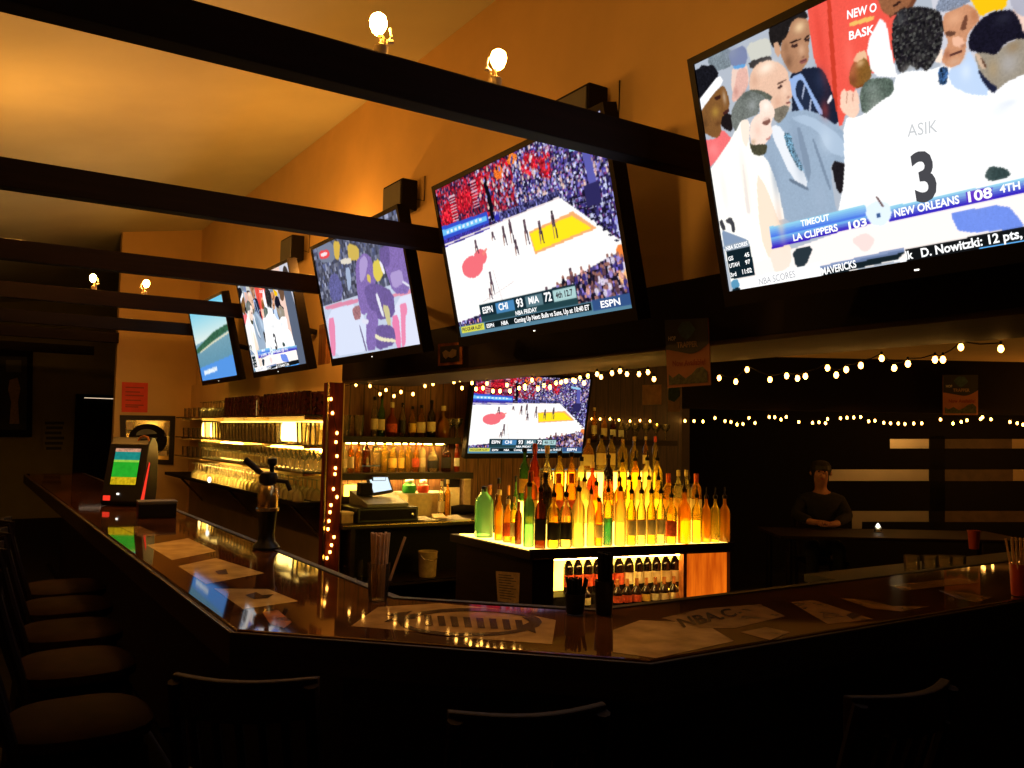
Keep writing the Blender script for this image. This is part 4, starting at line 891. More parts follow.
for a, b in (((.12, .14), (.22, .30)), ((.80, .14), (.88, .42)), ((.55, .82), (.86, .72))): on_sign(t, at, 'bright_panel', [(a[0], a[1]), (b[0], a[1]), (b[0], b[1]), (a[0], b[1])], 'cream', .004)
# far wall picture and notice
q = [hy(-6, 349, 16.05), hy(33, 350, 16.05), hy(32, 437, 16.05), hy(-6, 437, 16.05)]
t, at = sign('wall_picture', q, .04, 'blackm', 'tall dark framed picture on the far wall at the left', 'picture', (0, -1, 0))
on_sign(t, at, 'print', [(.12, .08), (.85, .08), (.85, .92), (.12, .92)], 'sg_dark', .003); on_sign(t, at, 'figure', [(.4, .35), (.6, .32), (.68, .45), (.62, .6), (.66, .85), (.4, .85), (.44, .6), (.36, .46)], 'tan', .005); on_sign(t, at, 'caption', [(.3, .12), (.7, .12), (.7, .26), (.3, .26)], 'grey', .005)
q = [hy(43, 420, 16.05), hy(66, 420, 16.05), hy(66, 452, 16.05), hy(43, 452, 16.05)]
t, at = sign('wall_notice', q, .01, 'farwall', 'faint dark-lettered notice on the far wall beside the door', 'notice', (0, -1, 0))
for k, v in enumerate((.05, .2, .36, .52, .68, .84)): on_sign(t, at, 'printed_line', [(.08+.05*(k % 2), v), (.92-.06*(k % 3), v), (.92-.06*(k % 3), v+.09), (.08+.05*(k % 2), v+.09)], 'sg_dark', .003)

# ------------------------------------------------------------------ glass shelves on the tan wall
SX0, SX1 = 1.955, 2.197
def shelf(y0, y1, z, label, mat='shelfglass', th=.012, x0=SX0):
    t = empty('glass_shelf', (SX1, (y0+y1)/2, z), 0, label, 'shelf', 'shelves on the tan wall')
    part('pane', MB().span((x0-SX1, y0-(y0+y1)/2, -th), (0, y1-(y0+y1)/2, 0)), mat, t)
    n = 3
    for k in range(n):
        y = (y0+.12)+(y1-y0-.24)*k/(n-1)-(y0+y1)/2
        part('bracket', MB().span((x0+.04-SX1, y-.008, -th-.02), (.03, y+.008, -th)), 'brass', t)
    part('front_edge', MB().span((x0-.003-SX1, y0-(y0+y1)/2, -th), (x0-SX1, y1-(y0+y1)/2, 0)), 'brass', t)
    return t
shelf(5.60, 8.78, 1.63, 'long glass shelf, topmost on the tan wall left of the lit post')
shelf(5.60, 8.78, 1.43, 'long glass shelf, second from the top on the tan wall')
shelf(5.60, 8.78, 1.245, 'long glass shelf, third from the top on the tan wall')
shelf(8.86, 9.98, 1.64, 'short glass shelf at the far end, topmost of three', x0=2.03)
shelf(8.86, 9.98, 1.43, 'short glass shelf at the far end, middle of three', x0=2.03)
shelf(8.86, 9.98, 1.23, 'short glass shelf at the far end, lowest of three', x0=2.03)
lg = empty('ledge_shelf', (SX1, 7.7, 1.045), 0, 'dark ledge shelf below the glass shelves on the tan wall', 'shelf', 'shelves on the tan wall')
part('board', MB().span((-.28, -2.1, -.03), (0, 2.2, 0)), 'blackm', lg)
for y in (-1.85, -.2, 1.6): part('brace', MB().tube([(-.24, y, -.03), (-.01, y, -.27)], .011, 6), 'brass', lg)

def glass_mesh(kind, mat):
    m = MB()
    if kind == 'pint': m.lathe([(.030, 0), (.031, .01), (.040, .15), (.0385, .15), (.029, .014), (.002, .014)], 12, caps=False); m.lathe([(.002, .0), (.030, 0)], 12, caps=False)
    elif kind == 'rocks': m.lathe([(.036, 0), (.038, .01), (.042, .095), (.040, .095), (.035, .014), (.002, .014)], 12, caps=False)
    elif kind == 'stem': m.lathe([(.034, 0), (.034, .003), (.006, .008), (.005, .07), (.02, .085), (.038, .11), (.042, .145), (.040, .145), (.035, .11), (.01, .088)], 12, caps=False)
    elif kind == 'flip': m.lathe([(.040, 0), (.041, .03), (.034, .06), (.012, .078), (.005, .088), (.005, .135), (.031, .14), (.031, .144), (.002, .144)], 12, caps=False)
    elif kind == 'cup': m.lathe([(.036, 0), (.04, .004), (.034, .12), (.036, .125), (.03, .165), (.002, .168)], 12)
    return m.mesh(kind+'_glass', mat)
M['maroon'] = pbr('dark maroon glass', (.05, .012, .01), .12, amt=.5, scale=30, coat=.5)
GM = {k: glass_mesh(k, 'glass') for k in ('pint', 'rocks', 'stem', 'flip')}; GM['maroon'] = glass_mesh('cup', 'maroon')
def glass_row(kind, name, z, ys, xs, label, cat, group):
    for x in xs:
        for y in ys:
            o = link(name, GM[kind], None, (x+random.uniform(-.004, .004), y+random.uniform(-.004, .004), z+.0005), (0, 0, random.random()*6))
            tag(o, label, cat, group)
fr = lambda a, b, n: [a+(b-a)*k/(n-1) for k in range(n)]
XS = (2.01, 2.105)
skip = lambda ys, *lam: [y for y in ys if all(abs(y-l) > .10 for l in lam)]
glass_row('maroon', 'maroon_cup', 1.63, skip(fr(5.72, 7.75, 21), 6.75), XS, 'dark maroon upturned cup packed on the top shelf nearer the lit post', 'cup', 'maroon cups on the top glass shelf')
glass_row('flip', 'stemmed_glass', 1.63, fr(7.85, 8.68, 9), XS, 'clear upturned stemmed glass at the far end of the top glass shelf', 'glass', 'stemmed glasses on the top glass shelf')
glass_row('pint', 'pint_glass', 1.43, skip(fr(5.72, 8.66, 31), 8.30, 8.62, 6.20, 5.95), XS, 'clear pint glass in the packed rows on the second glass shelf', 'glass', 'pint glasses on the second glass shelf')
glass_row('stem', 'wine_glass', 1.245, fr(5.72, 8.66, 30), XS, 'clear stemmed glass in the packed rows on the third glass shelf', 'glass', 'stemmed glasses on the third glass shelf')
GM['flip_lit'] = glass_mesh('flip', 'glass_lit')
glass_row('flip_lit', 'upturned_glass', 1.045, fr(5.72, 8.70, 31), (1.965, 2.098), 'clear upturned glass in the packed rows on the dark ledge', 'glass', 'upturned glasses on the ledge')
glass_row('rocks', 'tumbler', 1.64, fr(9.0, 9.85, 5), (2.12,), 'clear tumbler on the short topmost shelf at the far end', 'glass', 'tumblers on the short top shelf')
glass_row('rocks', 'tumbler', 1.43, fr(9.0, 9.85, 5), (2.12,), 'clear tumbler on the short middle shelf at the far end', 'glass', 'tumblers on the short middle shelf')
glass_row('rocks', 'tumbler', 1.23, fr(9.0, 9.85, 5), (2.12,), 'clear tumbler on the short lowest shelf at the far end', 'glass', 'tumblers on the short low shelf')
def shelf_glow(y, z, h, label, length=.0, x=2.045):  # glow shapes added in place of brightly lit glasses
    t = empty('shelf_glow', (x, y, z+.001), 0, label, 'lamp', 'added glows on the glass shelves')
    if length: part('tube', MB().tube([(0, -length/2, .045), (0, length/2, .045)], .013, 8), 'tube' if z < 1.4 else 'glow', t); part('holder', MB().span((.003, -length/2, 0), (.02, length/2, .032)), 'brass', t)
    else:
        part('shade', MB().lathe([(min(.045, .045 if h > .12 else .025), .012), (.052 if h > .12 else .03, .03), (.052 if h > .12 else .03, h-.02), (.04 if h > .12 else .02, h)], 14), 'glow', t); part('base', MB().lathe([(.03, 0), (.03, .012), (.02, .014)], 14), 'brass', t)
shelf_glow(8.30, 1.43, .15, 'added glowing cylinder at the far end of the second glass shelf'); shelf_glow(8.62, 1.43, .15, 'added glowing cylinder standing last on the second glass shelf')
shelf_glow(6.20, 1.43, .15, 'added glowing cylinder at the near end of the second glass shelf'); shelf_glow(5.95, 1.43, .14, 'added glowing cylinder nearest the post on the second glass shelf')
shelf_glow(7.85, 1.045, 0, 'added glowing tube lying on the dark ledge between upturned glasses', 1.7, 2.03)  # added tube that makes the ledge glasses glow
shelf_glow(7.2, 1.53, 0, 'slim added glow tube fixed under the topmost glass shelf', 2.9, 2.175)  # under-shelf tubes added for golden light on wall and glasses
shelf_glow(6.35, 1.335, 0, 'slim added glow tube fixed under the near end of the second glass shelf', 1.3, 2.175)
shelf_glow(8.2, 1.335, 0, 'slim added glow tube fixed under the far end of the second glass shelf', .8, 2.175)
shelf_glow(6.75, 1.63, .10, 'small glowing cylinder among the maroon cups on the top shelf')

# ------------------------------------------------------------------ bottles
KIND = {  # profile (radius, height), label span, power (2 round), stretch
 'round': ([(.034, 0), (.039, .006), (.039, .185), (.035, .208), (.018, .234), (.0135, .244), (.0135, .278), (.0155, .279), (.0155, .29)], (.045, .135), 2., 1.),
 'wine': ([(.034, 0), (.037, .006), (.037, .185), (.031, .21), (.016, .238), (.0135, .25), (.0135, .293), (.0155, .294), (.0155, .31)], (.05, .135), 2., 1.),
 'squat': ([(.044, 0), (.049, .008), (.05, .10), (.044, .125), (.022, .15), (.015, .165), (.015, .215), (.018, .217), (.018, .225)], (.03, .09), 2., 1.),
 'square': ([(.034, 0), (.037, .006), (.037, .17), (.033, .195), (.016, .225), (.0135, .235), (.0135, .272), (.016, .273), (.016, .285)], (.04, .14), 5., 1.),
 'gin': ([(.046, 0), (.05, .006), (.05, .21), (.046, .225), (.020, .262), (.016, .268), (.016, .285)], (.06, .07), 6., 1.),
 'slim': ([(.027, 0), (.030, .006), (.030, .20), (.026, .225), (.013, .255), (.012, .265), (.012, .312), (.014, .313), (.014, .325)], (.06, .15), 2., 1.),
 'flask': ([(.033, 0), (.036, .006), (.037, .13), (.030, .16), (.014, .182), (.013, .19), (.013, .215), (.015, .216), (.015, .225)], (.03, .115), 4., 1.35),
 'liqueur': ([(.034, 0), (.038, .008), (.030, .08), (.037, .13), (.036, .16), (.016, .20), (.0125, .21), (.0125, .265), (.015, .266), (.015, .275)], (.10, .15), 2., 1.),
}
_bm = {}
def bottle_parts(kind, glass, label, top, fill):
    key = (kind, glass, label, top, fill)
    if key in _bm: return _bm[key]
    prof, (l0, l1), pw, sx = KIND[kind]
    n = 24 if pw != 2. else 16
    body = MB().lathe(prof, n, sx=sx, power=pw).mesh('bottle', G[glass])
    if fill: pass
    out = []
    def rad(z):
        for (r0, z0), (r1, z1) in zip(prof, prof[1:]):
            if z0 <= z <= z1: return r0+(r1-r0)*(z-z0)/max(1e-6, z1-z0)
        return prof[-1][0]
    if label:
        m = MB().lathe([(rad(l0)+.0009, l0), (rad((l0+l1)/2)+.0009, (l0+l1)/2), (rad(l1)+.0009, l1)], n, sx=sx, power=pw, caps=False)
        out.append(('label', m.mesh('label', label)))
    if fill:
        fz = fill*prof[-1][1]
        pr = [(max(.004, r-.004), z+(.004 if i == 0 else 0)) for i, (r, z) in enumerate(prof) if z < fz]; pr.append((max(.004, rad(fz)-.004), fz))
        out.append(('liquid', MB().lathe(pr, n, sx=sx, power=pw).mesh('liquid', G[FILL.get(glass, 'amber')])))
    h = prof[-1][1]; r = prof[-1][0]
    if top == 'pourer': m = MB().lathe([(r+.001, h-.012), (r+.002, h+.006), (.010, h+.012), (.0055, h+.02), (.0045, h+.055), (.003, h+.062)], 10); out.append(('pourer', m.mesh('pourer', 'black')))
    elif top == 'redcap': out.append(('cap', MB().lathe([(r+.001, h-.05), (r+.0015, h+.004), (r-.002, h+.008)], 12).mesh('cap', 'redlabel')))
    elif top == 'foil': out.append(('foil', MB().lathe([(r+.0008, h-.06), (r+.001, h+.001), (r-.003, h+.003)], 12).mesh('foil', 'rust_resin')))
    elif top == 'cream': out.append(('cap', MB().lathe([(r+.001, h-.022), (r+.0015, h+.012), (r-.002, h+.015)], 12).mesh('cap', 'cream')))
    else: out.append(('cap', MB().lathe([(r+.001, h-.016), (r+.0015, h+.012), (r-.002, h+.015)], 12).mesh('cap', 'black')))
    _bm[key] = (body, out)
    return _bm[key]
FILL = {'clear': 'blue', 'frost': 'frost', 'yellow': 'amber', 'teal': 'teal', 'blue': 'blue'}
CN = {'clear': 'clear', 'frost': 'frosted pale', 'yellow': 'yellow', 'amber': 'amber', 'orange': 'orange', 'red': 'red', 'green': 'green', 'teal': 'blue-green', 'blue': 'blue', 'brown': 'dark brown', 'dark': 'dark'}
KN = {'round': 'round-shouldered', 'wine': 'tall', 'squat': 'squat', 'square': 'square', 'gin': 'faceted square', 'slim': 'slim', 'flask': 'flat flask', 'liqueur': 'waisted'}
LN = {None: 'no label', 'cream': 'cream label', 'whitelabel': 'white label', 'redlabel': 'red label', 'blacklabel': 'black label', 'yellowlabel': 'yellow label', 'bluelabel': 'blue label'}
def put_bottle(loc, spec, where, group, idx, scale=1., rz=None, name='bottle'):
    kind, glass, label, top = spec[:4]; fill = spec[4] if len(spec) > 4 else 0
    body, parts = bottle_parts(kind, glass, label, top, fill)
    r = link(name, body, None, loc, (0, 0, random.random()*6 if rz is None else rz)); r.scale = (scale,)*3 if not isinstance(scale, tuple) else (scale[0], scale[0], scale[1])
    for nm, me in parts: link(nm, me, r)
    tag(r, f'{CN[glass]} {KN[kind]} bottle, {LN[label]}, {idx} from left {where}'.replace('right of back bar television', 'beside back bar television'), 'bottle', group)
    return r
def bottle_line(P, Q, z, items, where, group, jit=.0, rz=None):
    loc = [along(P, Q, x, z) for x, _, _ in items]
    for k, (x, sp, sc) in enumerate(items):
        p = loc[k].copy(); p.z = z+.001
        gap = min([(loc[j]-loc[k]).length for j in (k-1, k+1) if 0 <= j < len(loc)]+[.5])/2-.0012
        prof, _, pw, sx = KIND[sp[0]]; r = max(a for a, b in prof)*sx*(1.2 if pw > 2 else 1.)+.001
        wx, hx__ = sc if isinstance(sc, tuple) else (sc, sc)
        sc = (min(wx, gap/r), hx__)
        put_bottle(p, sp, where, group, ORD[k] if k < len(ORD) else f'number {k+1}', sc, rz)

# ------------------------------------------------------------------ back counter with the register
cf, cb = 5.39, 5.945
cnt = empty('back_counter', (2.9, 5.6, 0), label='dark back counter under the liquor shelves, register standing on it', cat='counter')
wl, wr = PX1+.005-2.9, 2.235-2.9
part('worktop', MB().prism([(wl, cf-5.6), (.95, cf-5.6), (.95, cb-5.6), (wr, cb-5.6), (wr, -.05), (wl, -.05)], .875, .91), 'wood', cnt, .004)
part('edge_strip', MB().span((wl, cf-5.602, .897), (.95, cf-5.6, .904)), 'brass', cnt)
part('cabinet', MB().span((wr, .12, 0), (.93, .34, .87)), 'blackm', cnt)
part('side_panel', MB().span((wr, cf+.03-5.6, 0), (wr+.03, .12, .87)), 'wood', cnt)
ls = hy(390, 582, 5.42).z
part('lower_shelf', MB().span((wr+.03, cf+.02-5.6, ls-.025), (.93, .12, ls)), 'wood', cnt)
part('shelf_edge', MB().span((-.35, cf+.017-5.6, ls-.008), (.10, cf+.02-5.6, ls-.001)), 'chrome', cnt)
def board(z, x0, x1, label, y0=5.66):
    t = empty('liquor_shelf', ((x0+x1)/2, 5.945, z), 0, label, 'shelf', 'liquor shelves on the back wall')
    part('board', MB().span((x0-(x0+x1)/2, y0-5.945, -.022), (x1-(x0+x1)/2, 0, 0)), 'wood', t)
    part('front_lip', MB().span((x0-(x0+x1)/2, y0-5.948, -.045), (x1-(x0+x1)/2, y0-5.945, .001)), 'wood', t)
    return t
Z1, Z2, Z3 = hy(400, 437, 5.7).z, hy(400, 473, 5.7).z, hy(355, 498, 5.7).z
board(Z1, 2.235, 3.19, 'upper liquor shelf left of the back bar television')
board(Z2, 2.235, 3.30, 'lower liquor shelf left of the back bar television, above the register')
board(Z3, 2.235, 2.62, 'short low shelf beside the register with a lit front', 5.80)
ty = empty('shelf_light', (2.82, 5.70, Z2-.035), 0, 'warm tube light under the lower liquor shelf', 'lamp', 'tube lights under the liquor shelves')
part('tube', MB().tube([(-.42, 0, 0), (.40, 0, 0)], .011, 8), 'strip', ty); part('holder', MB().span((-.44, .012, -.01), (.42, .03, .009)), 'brass', ty)
ty = empty('shelf_light', (2.82, 5.70, Z1-.035), 0, 'warm tube light under the upper liquor shelf', 'lamp', 'tube lights under the liquor shelves')
part('tube', MB().tube([(-.42, 0, 0), (.38, 0, 0)], .009, 8), 'strip', ty); part('holder', MB().span((-.44, .010, -.01), (.42, .022, .009)), 'brass', ty)
for zz, nm in ((Z2, 'lower'), (Z1, 'upper')):
    ty = empty('shelf_light', (2.8, 5.925, zz-.05), 0, f'slim tube light against the wall under the {nm} liquor shelf', 'lamp', 'tube lights under the liquor shelves')
    part('tube', MB().tube([(-.42, 0, 0), (.38, 0, 0)], .006, 8), 'tube', ty); part('holder', MB().span((-.44, .008, -.008), (.42, .02, .02)), 'brass', ty)
lb = empty('lit_panel', (2.46, 5.81, Z3), 0, 'small glowing yellow panel left of the register under the lower shelf', 'light panel')
part('diffuser', MB().span((-.12, .0, .004), (.14, .02, .085)), 'litpanel', lb); part('frame', MB().span((-.13, .0, 0), (.16, .03, .004)).span((-.13, .0, .085), (.16, .03, .089)), 'wood', lb)
# splashback paper bright under the tube
A1, B1 = (2.2, 5.80), (3.5, 5.80)
glass_row('pint', 'pint_glass', Z1, [5.74, 5.85], [2.30, 2.40], 'clear glass clustered at the left end of the upper liquor shelf', 'glass', 'glasses at the left end of the upper liquor shelf')
bottle_line(A1, B1, Z1, [(374, ('slim', 'clear', 'cream', 'black'), .85), (381, ('wine', 'green', 'cream', 'black'), .93), (391.5, ('squat', 'red', 'redlabel', 'cream'), 1.05), (402, ('flask', 'clear', 'blacklabel', 'black'), 1.05), (412, ('round', 'amber', 'yellowlabel', 'black'), .75), (421, ('square', 'amber', 'cream', 'black'), .8), (431, ('wine', 'dark', 'cream', 'black'), .86), (443, ('squat', 'orange', None, 'cream'), 1.0)], 'on upper liquor shelf', 'bottles on the upper liquor shelf')
glass_row('stem', 'flute_glass', Z1, [5.74, 5.85], [3.195], 'tall clear glass at the right end of the upper liquor shelf', 'glass', 'glasses at the right end of the upper liquor shelf')
bottle_line(A1, B1, Z2, [(343.5, ('round', 'frost', 'cream', 'cream'), .72), (350.5, ('square', 'amber', 'cream', 'cream'), .8), (358, ('square', 'amber', None, 'black'), .75), (366, ('gin', 'brown', 'bluelabel', 'black'), .72), (375, ('gin', 'clear', 'bluelabel', 'cream'), .74), (384, ('round', 'yellow', None, 'cream'), .77), (392.5, ('round', 'yellow', 'yellowlabel', 'cream'), .75), (401, ('square', 'yellow', 'yellowlabel', 'black'), .76), (408, ('round', 'yellow', None, 'redcap'), .79), (415.5, ('wine', 'amber', 'redlabel', 'redcap'), .74), (422, ('round', 'frost', 'cream', 'redcap'), .78), (433, ('squat', 'clear', 'blacklabel', 'black'), (1.1, .96)), (446, ('flask', 'brown', 'blacklabel', 'black'), .96), (456.5, ('slim', 'red', 'whitelabel', 'redcap'), .70)], 'on lower liquor shelf', 'bottles on the lower liquor shelf')
# between the lower shelf and the counter: cups, juice, papers, cartons
def small_cup(x, y, mat, z, label, r=.045, h=.11):
    p = hy(x, y, 5.72); t = empty('mixer_jug', (p.x, 5.72, z), 0, label, 'jug', None)
    part('body', MB().lathe([(r*.9, 0), (r, .006), (r, h*.7), (r*.6, h*.9), (r*.6, h)], 14), mat, t); part('lid', MB().lathe([(r*.65, h), (r*.65, h+.018), (r*.3, h+.022)], 14), 'white', t)
M['greenjug'] = pbr('green jug plastic', (.04, .35, .05), .4); M['redjug'] = pbr('red jug plastic', (.75, .07, .02), .4)
CT = .911
box_ = empty('counter_riser', (2.98, 5.80, CT), 0, 'cream riser box on the back counter carrying the green and red jugs', 'box')
part('body', MB().span((-.21, -.12, 0), (.15, .12, .16)), 'cream', box_, .004)
part('lid', MB().span((-.215, -.125, .16), (.155, .125, .172)), 'white', box_, .002)
small_cup(409, 487, 'greenjug', CT+.173, 'green mixer jug on the riser behind the register', .05, .078); small_cup(423, 487, 'redjug', CT+.173, 'red mixer jug on the riser behind the register', .042, .074)
bottle_line((2.2, 5.60), (3.6, 5.60), CT, [(441, ('round', 'clear', 'cream', 'cream'), .85), (447, ('slim', 'amber', None, 'cream'), .8)], 'on back counter right of register', 'bottles on the back counter')
cx = hy(456, 490, 5.78).x
cart = empty('tall_carton', (cx, 5.85, CT), 0, 'cream tall carton with dark top standing at the right end of the back counter', 'carton')
part('body', MB().span((-.05, -.04, 0), (.05, .04, .20)), 'cream', cart, .003); part('top_fold', MB().span((-.05, -.04, .20), (.05, .04, .26)), 'blackm', cart, .003)
cx = hy(467, 480, 5.80).x
cart = empty('tall_carton', (cx, 5.82, CT), 0, 'narrow tan carton standing last at the right end of the back counter', 'carton')
part('body', MB().span((-.03, -.03, 0), (.03, .03, .255)), 'tan', cart, .003); part('flap', MB().span((-.03, -.03, .255), (.03, .03, .264)), 'cream', cart, .002)
# register
rx = hy(384, 525, 5.5).x
reg = empty('cash_register', (rx, 5.55, CT), 0, 'black touch-screen cash register on the back counter', 'register')
part('cash_drawer', MB().span((-.23, -.13, 0), (.22, .22, .10)), 'black', reg, .006)
part('drawer_front', MB().span((-.21, -.136, .018), (.20, -.129, .085)), 'blackm', reg, .003)
part('drawer_lock', MB().lathe([(.012, 0), (.012, .006), (.008, .008)], 10), 'chrome', reg); reg.children[-1].matrix_local = Matrix.Translation((.17, -.136, .05)) @ Matrix.Rotation(PI/2, 4, 'X')
part('keyboard_deck', MB().add([(-.16, -.12, .10), (.15, -.12, .10), (.15, .20, .10), (-.16, .20, .10), (-.16, -.12, .125), (.15, -.12, .125), (.15, .20, .20), (-.16, .20, .20)], [(3, 2, 1, 0), (4, 5, 6, 7), (0, 1, 5, 4), (1, 2, 6, 5), (2, 3, 7, 6), (3, 0, 4, 7)]), 'grey', reg, .004)
Rm = Matrix.Rotation(math.radians(-28), 3, 'X') @ Matrix.Rotation(math.radians(-8), 3, 'Y')
sc_ = part('monitor', MB().box((.01, .06, .235), (.17, .028, .125), Rm), 'black', reg, .006)
q = [Rm @ Vector(v)+Vector((.01, .06, .235)) for v in ((-.07, -.0155, -.048), (.072, -.0155, -.048), (.072, -.0155, .05), (-.07, -.0155, .05))]
part('display', MB().add(q, [(0, 1, 2, 3)]), 'posscreen', sc_)
part('monitor_neck', MB().tube([(-.05, .10, .16), (-.06, .08, .24)], .03, 10), 'black', reg)
part('printer', MB().span((-.15, .02, .17), (-.06, .10, .26)), 'blackm', reg, .012)
part('customer_display', MB().box((.0, .06, .285), (.10, .02, .03)), 'black', reg, .004)
cd = part('display_glow', MB().span((-.045, .048, .274), (.045, .0495, .296)), 'posscreen', reg)
bxx = hy(346, 517, 5.47)
cb_ = empty('card_box', (bxx.x, 5.50, CT), 0, 'tan box at the left end of the back counter beside the register', 'box')
part('body', MB().span((-.04, -.05, 0), (.045, .06, .06)), 'tan', cb_, .004); part('lid', MB().span((-.043, -.053, .06), (.048, .063, .075)), 'cream', cb_, .003)
random.seed(21)
for k, (x, y, a, mt, lb) in enumerate(((429, 521, .3, 'white', 'white paper sheet lying nearest the register on the back counter'), (444, 519, -.2, 'cream', 'cream paper sheet lying in the middle of the back counter'), (461, 521, .12, 'white', 'white paper stack lying at the right end of the back counter'))):
    p = hz(x, y, CT); pp = empty('paper_sheet', (p.x, p.y+.03, CT), a, lb, 'paper')
    part('sheet', MB().span((-.07, -.05, 0), (.07, .05, .006+.004*k)), mt, pp); part('fold', MB().add([(-.07, -.05, .0062+.004*k), (.02, -.05, .0062+.004*k), (.02, .05, .03+.004*k), (-.07, .05, .025+.004*k)], [(0, 1, 2, 3)]), mt, pp)
p = hz(462, 514, CT); dc = empty('rolled_towel', (p.x, p.y-.01, CT), .1, 'dark rolled towel at the right end of the back counter', 'towel')
part('roll', MB().tube([(-.11, 0, .035), (0, .01, .038), (.11, 0, .032)], [.03, .036, .03], 12), 'blackm', dc); part('end_fold', MB().tube([(.10, 0, .033), (.125, 0, .033)], [.028, .02], 12), 'grey', dc)
# below the counter
p = hy(424, 580, 5.55)
pb = empty('ice_bucket', (p.x, 5.50, ls+.001), 0, 'pale steel bucket on the shelf under the back counter', 'bucket')
part('body', MB().lathe([(.055, 0), (.06, .005), (.068, .17), (.072, .175), (.069, .18), (.063, .172), (.05, .01)], 20), 'tan', pb); part('handle', MB().tube([(-.07, 0, .165), (-.05, -.05, .13), (0, -.075, .12), (.05, -.05, .13), (.07, 0, .165)], .004, 6), 'chrome', pb)
for k, (x, lb) in enumerate(((346, 'clear jar, left one on the shelf under the register'), (360, 'clear jar, right one on the shelf under the register'))):
    pj = hy(x, 575, 5.5); j = empty('glass_jar', (pj.x, 5.50, ls+.001), 0, lb, 'jar'); j.scale = (.62,)*3
    part('body', MB().lathe([(.03, 0), (.034, .005), (.034, .15+.05*k), (.026, .17+.05*k), (.026, .18+.05*k)], 14), 'glass', j); part('lid', MB().lathe([(.028, .18+.05*k), (.028, .195+.05*k), (.02, .198+.05*k)], 14), 'chrome', j)

# ------------------------------------------------------------------ lit liquor island
IZ = .91
FL, FR, BL = hz(530, 551, IZ), hz(735, 543.5, IZ), hz(450, 533, IZ)
ex = (FR-FL).normalized(); ey = Vector((-ex.y, ex.x, 0)); IW = (FR-FL).length; ID = 1.0
BLu = (BL-FL).dot(ex); BLv = (BL-FL).dot(ey)
isl = empty('liquor_island', (FL.x, FL.y, 0), math.atan2(ex.y, ex.x), 'dark liquor island with glowing amber top, steps and wine alcove', 'bar cabinet')
def I(u, v, z=0.): return Vector((FL.x, FL.y, 0))+ex*u+ey*v+Vector((0, 0, z))
ID = BLv; sk = BLu/BLv                     # the left side runs slightly askew
lx = lambda v: sk*v
top = [(0, 0), (IW, 0), (IW, ID), (lx(ID), ID)]
part('worktop', MB().prism(top, IZ-.05, IZ-.004), 'wood', isl, .004)
part('worktop_lip', MB().prism([(0, 0), (IW, 0), (IW, .012), (0, .012)], IZ-.004, IZ+.006), 'wood', isl)
part('edge_strip', MB().span((.02, -.0015, IZ-.047), (IW*.98, 0, IZ-.042)), 'brass', isl)
part('lit_top', MB().prism([(.03+lx(.02), .016), (IW-.015, .016), (IW-.015, ID-.06), (.03+lx(ID-.06), ID-.06)], IZ-.004, IZ), 'littop', isl)
uA = (along(I(0, 0), I(IW, 0), 556, .7)-Vector((FL.x, FL.y, .7))).dot(ex); uB = (along(I(0, 0), I(IW, 0), 690, .7)-Vector((FL.x, FL.y, .7))).dot(ex); uC = (along(I(0, 0), I(IW, 0), 733, .7)-Vector((FL.x, FL.y, .7))).dot(ex)
part('side_panel', MB().prism([(.03, .03), (.06, .03), (.06+lx(ID-.03), ID-.03), (.03+lx(ID-.03), ID-.03)], 0, IZ-.05), 'wood', isl)
part('right_panel', MB().prism([(uC, .03), (IW-.01, .03), (IW-.01, ID-.03), (uC, ID-.03)], 0, IZ-.05), 'wood', isl)
part('back_panel', MB().prism([(.06, .48), (uC, .48), (uC, .51), (.06, .51)], 0, IZ-.05), 'blackm', isl)
part('front_stile', MB().prism([(.03, .03), (uA, .03), (uA, .06), (.03, .06)], .3, IZ-.05), 'blackm', isl)
part('front_base', MB().prism([(.03, .03), (uC, .03), (uC, .06), (.03, .06)], 0, .36), 'blackm', isl)
part('lit_back', MB().span((uA-.05, .455, .36), (uC, .478, IZ-.05)), 'litpanel', isl)
part('lit_block', MB().span((uB+.012, .06, .38), (uC, .08, IZ-.052)), 'litorange', isl)
part('block_divider', MB().span((uB-.01, .05, .36), (uB+.012, .10, IZ-.052)), 'rust_resin', isl)
zA = hit(640, 574, I(0, .33), ey).z-.095; zB = hit(640, 597, I(0, .16), ey).z-.042
part('wine_step', MB().span((uA-.05, .26, .36), (uB-.012, .45, zA)), 'blackm', isl)
part('wine_shelf', MB().span((uA-.05, .07, .36), (uB-.012, .25, zB)), 'blackm', isl)
part('alcove_strip', MB().span((uA+.02, .062, IZ-.064), (uB-.03, .078, IZ-.052)), 'strip', isl)
# note on the side
sp_ = I(.028, .03); sd = (I(.028+lx(.5), .53)-sp_).normalized(); sn = Vector((sd.y, -sd.x, 0)); sn = sn if sn.x < 0 else -sn
qn = [hit(x, y, sp_, sn)+sn*.002 for x, y in ((496, 571), (520, 573), (519, 604), (498, 601))]
t, at = sign('side_note', qn, .0015, 'tan', 'tan printed sheet stuck on the dark side of the liquor island', 'paper', sn)
sign_lines(t, at, [(.1+.085*k, .55+.2*((k*7) % 3)/2) for k in range(10)], 'sg_dark')
S2, S3 = IZ+.115, IZ+.23
def uof(x, v, z): return (along(I(-.2, v), I(IW+.3, v), x, z)-Vector((FL.x, FL.y, z))).dot(ex)
u2a, u2b = .10, uof(700, .2, S2); u3a, u3b = .14, uof(664, .4, S3)
part('lit_step', MB().span((u2a, .165, IZ), (u2b, .50, S2)), 'litpanel', isl)
part('lit_step', MB().span((u3a, .31, S2), (u3b, .50, S3)), 'litpanel', isl)
ZT_ = hit(620, 470, I(0, .50), ey).z
uP0 = uof(552, .5, 1.2)
part('lit_riser', MB().span((uP0, .505, IZ), (u3b, .525, ZT_-.012)), 'litpanel', isl)
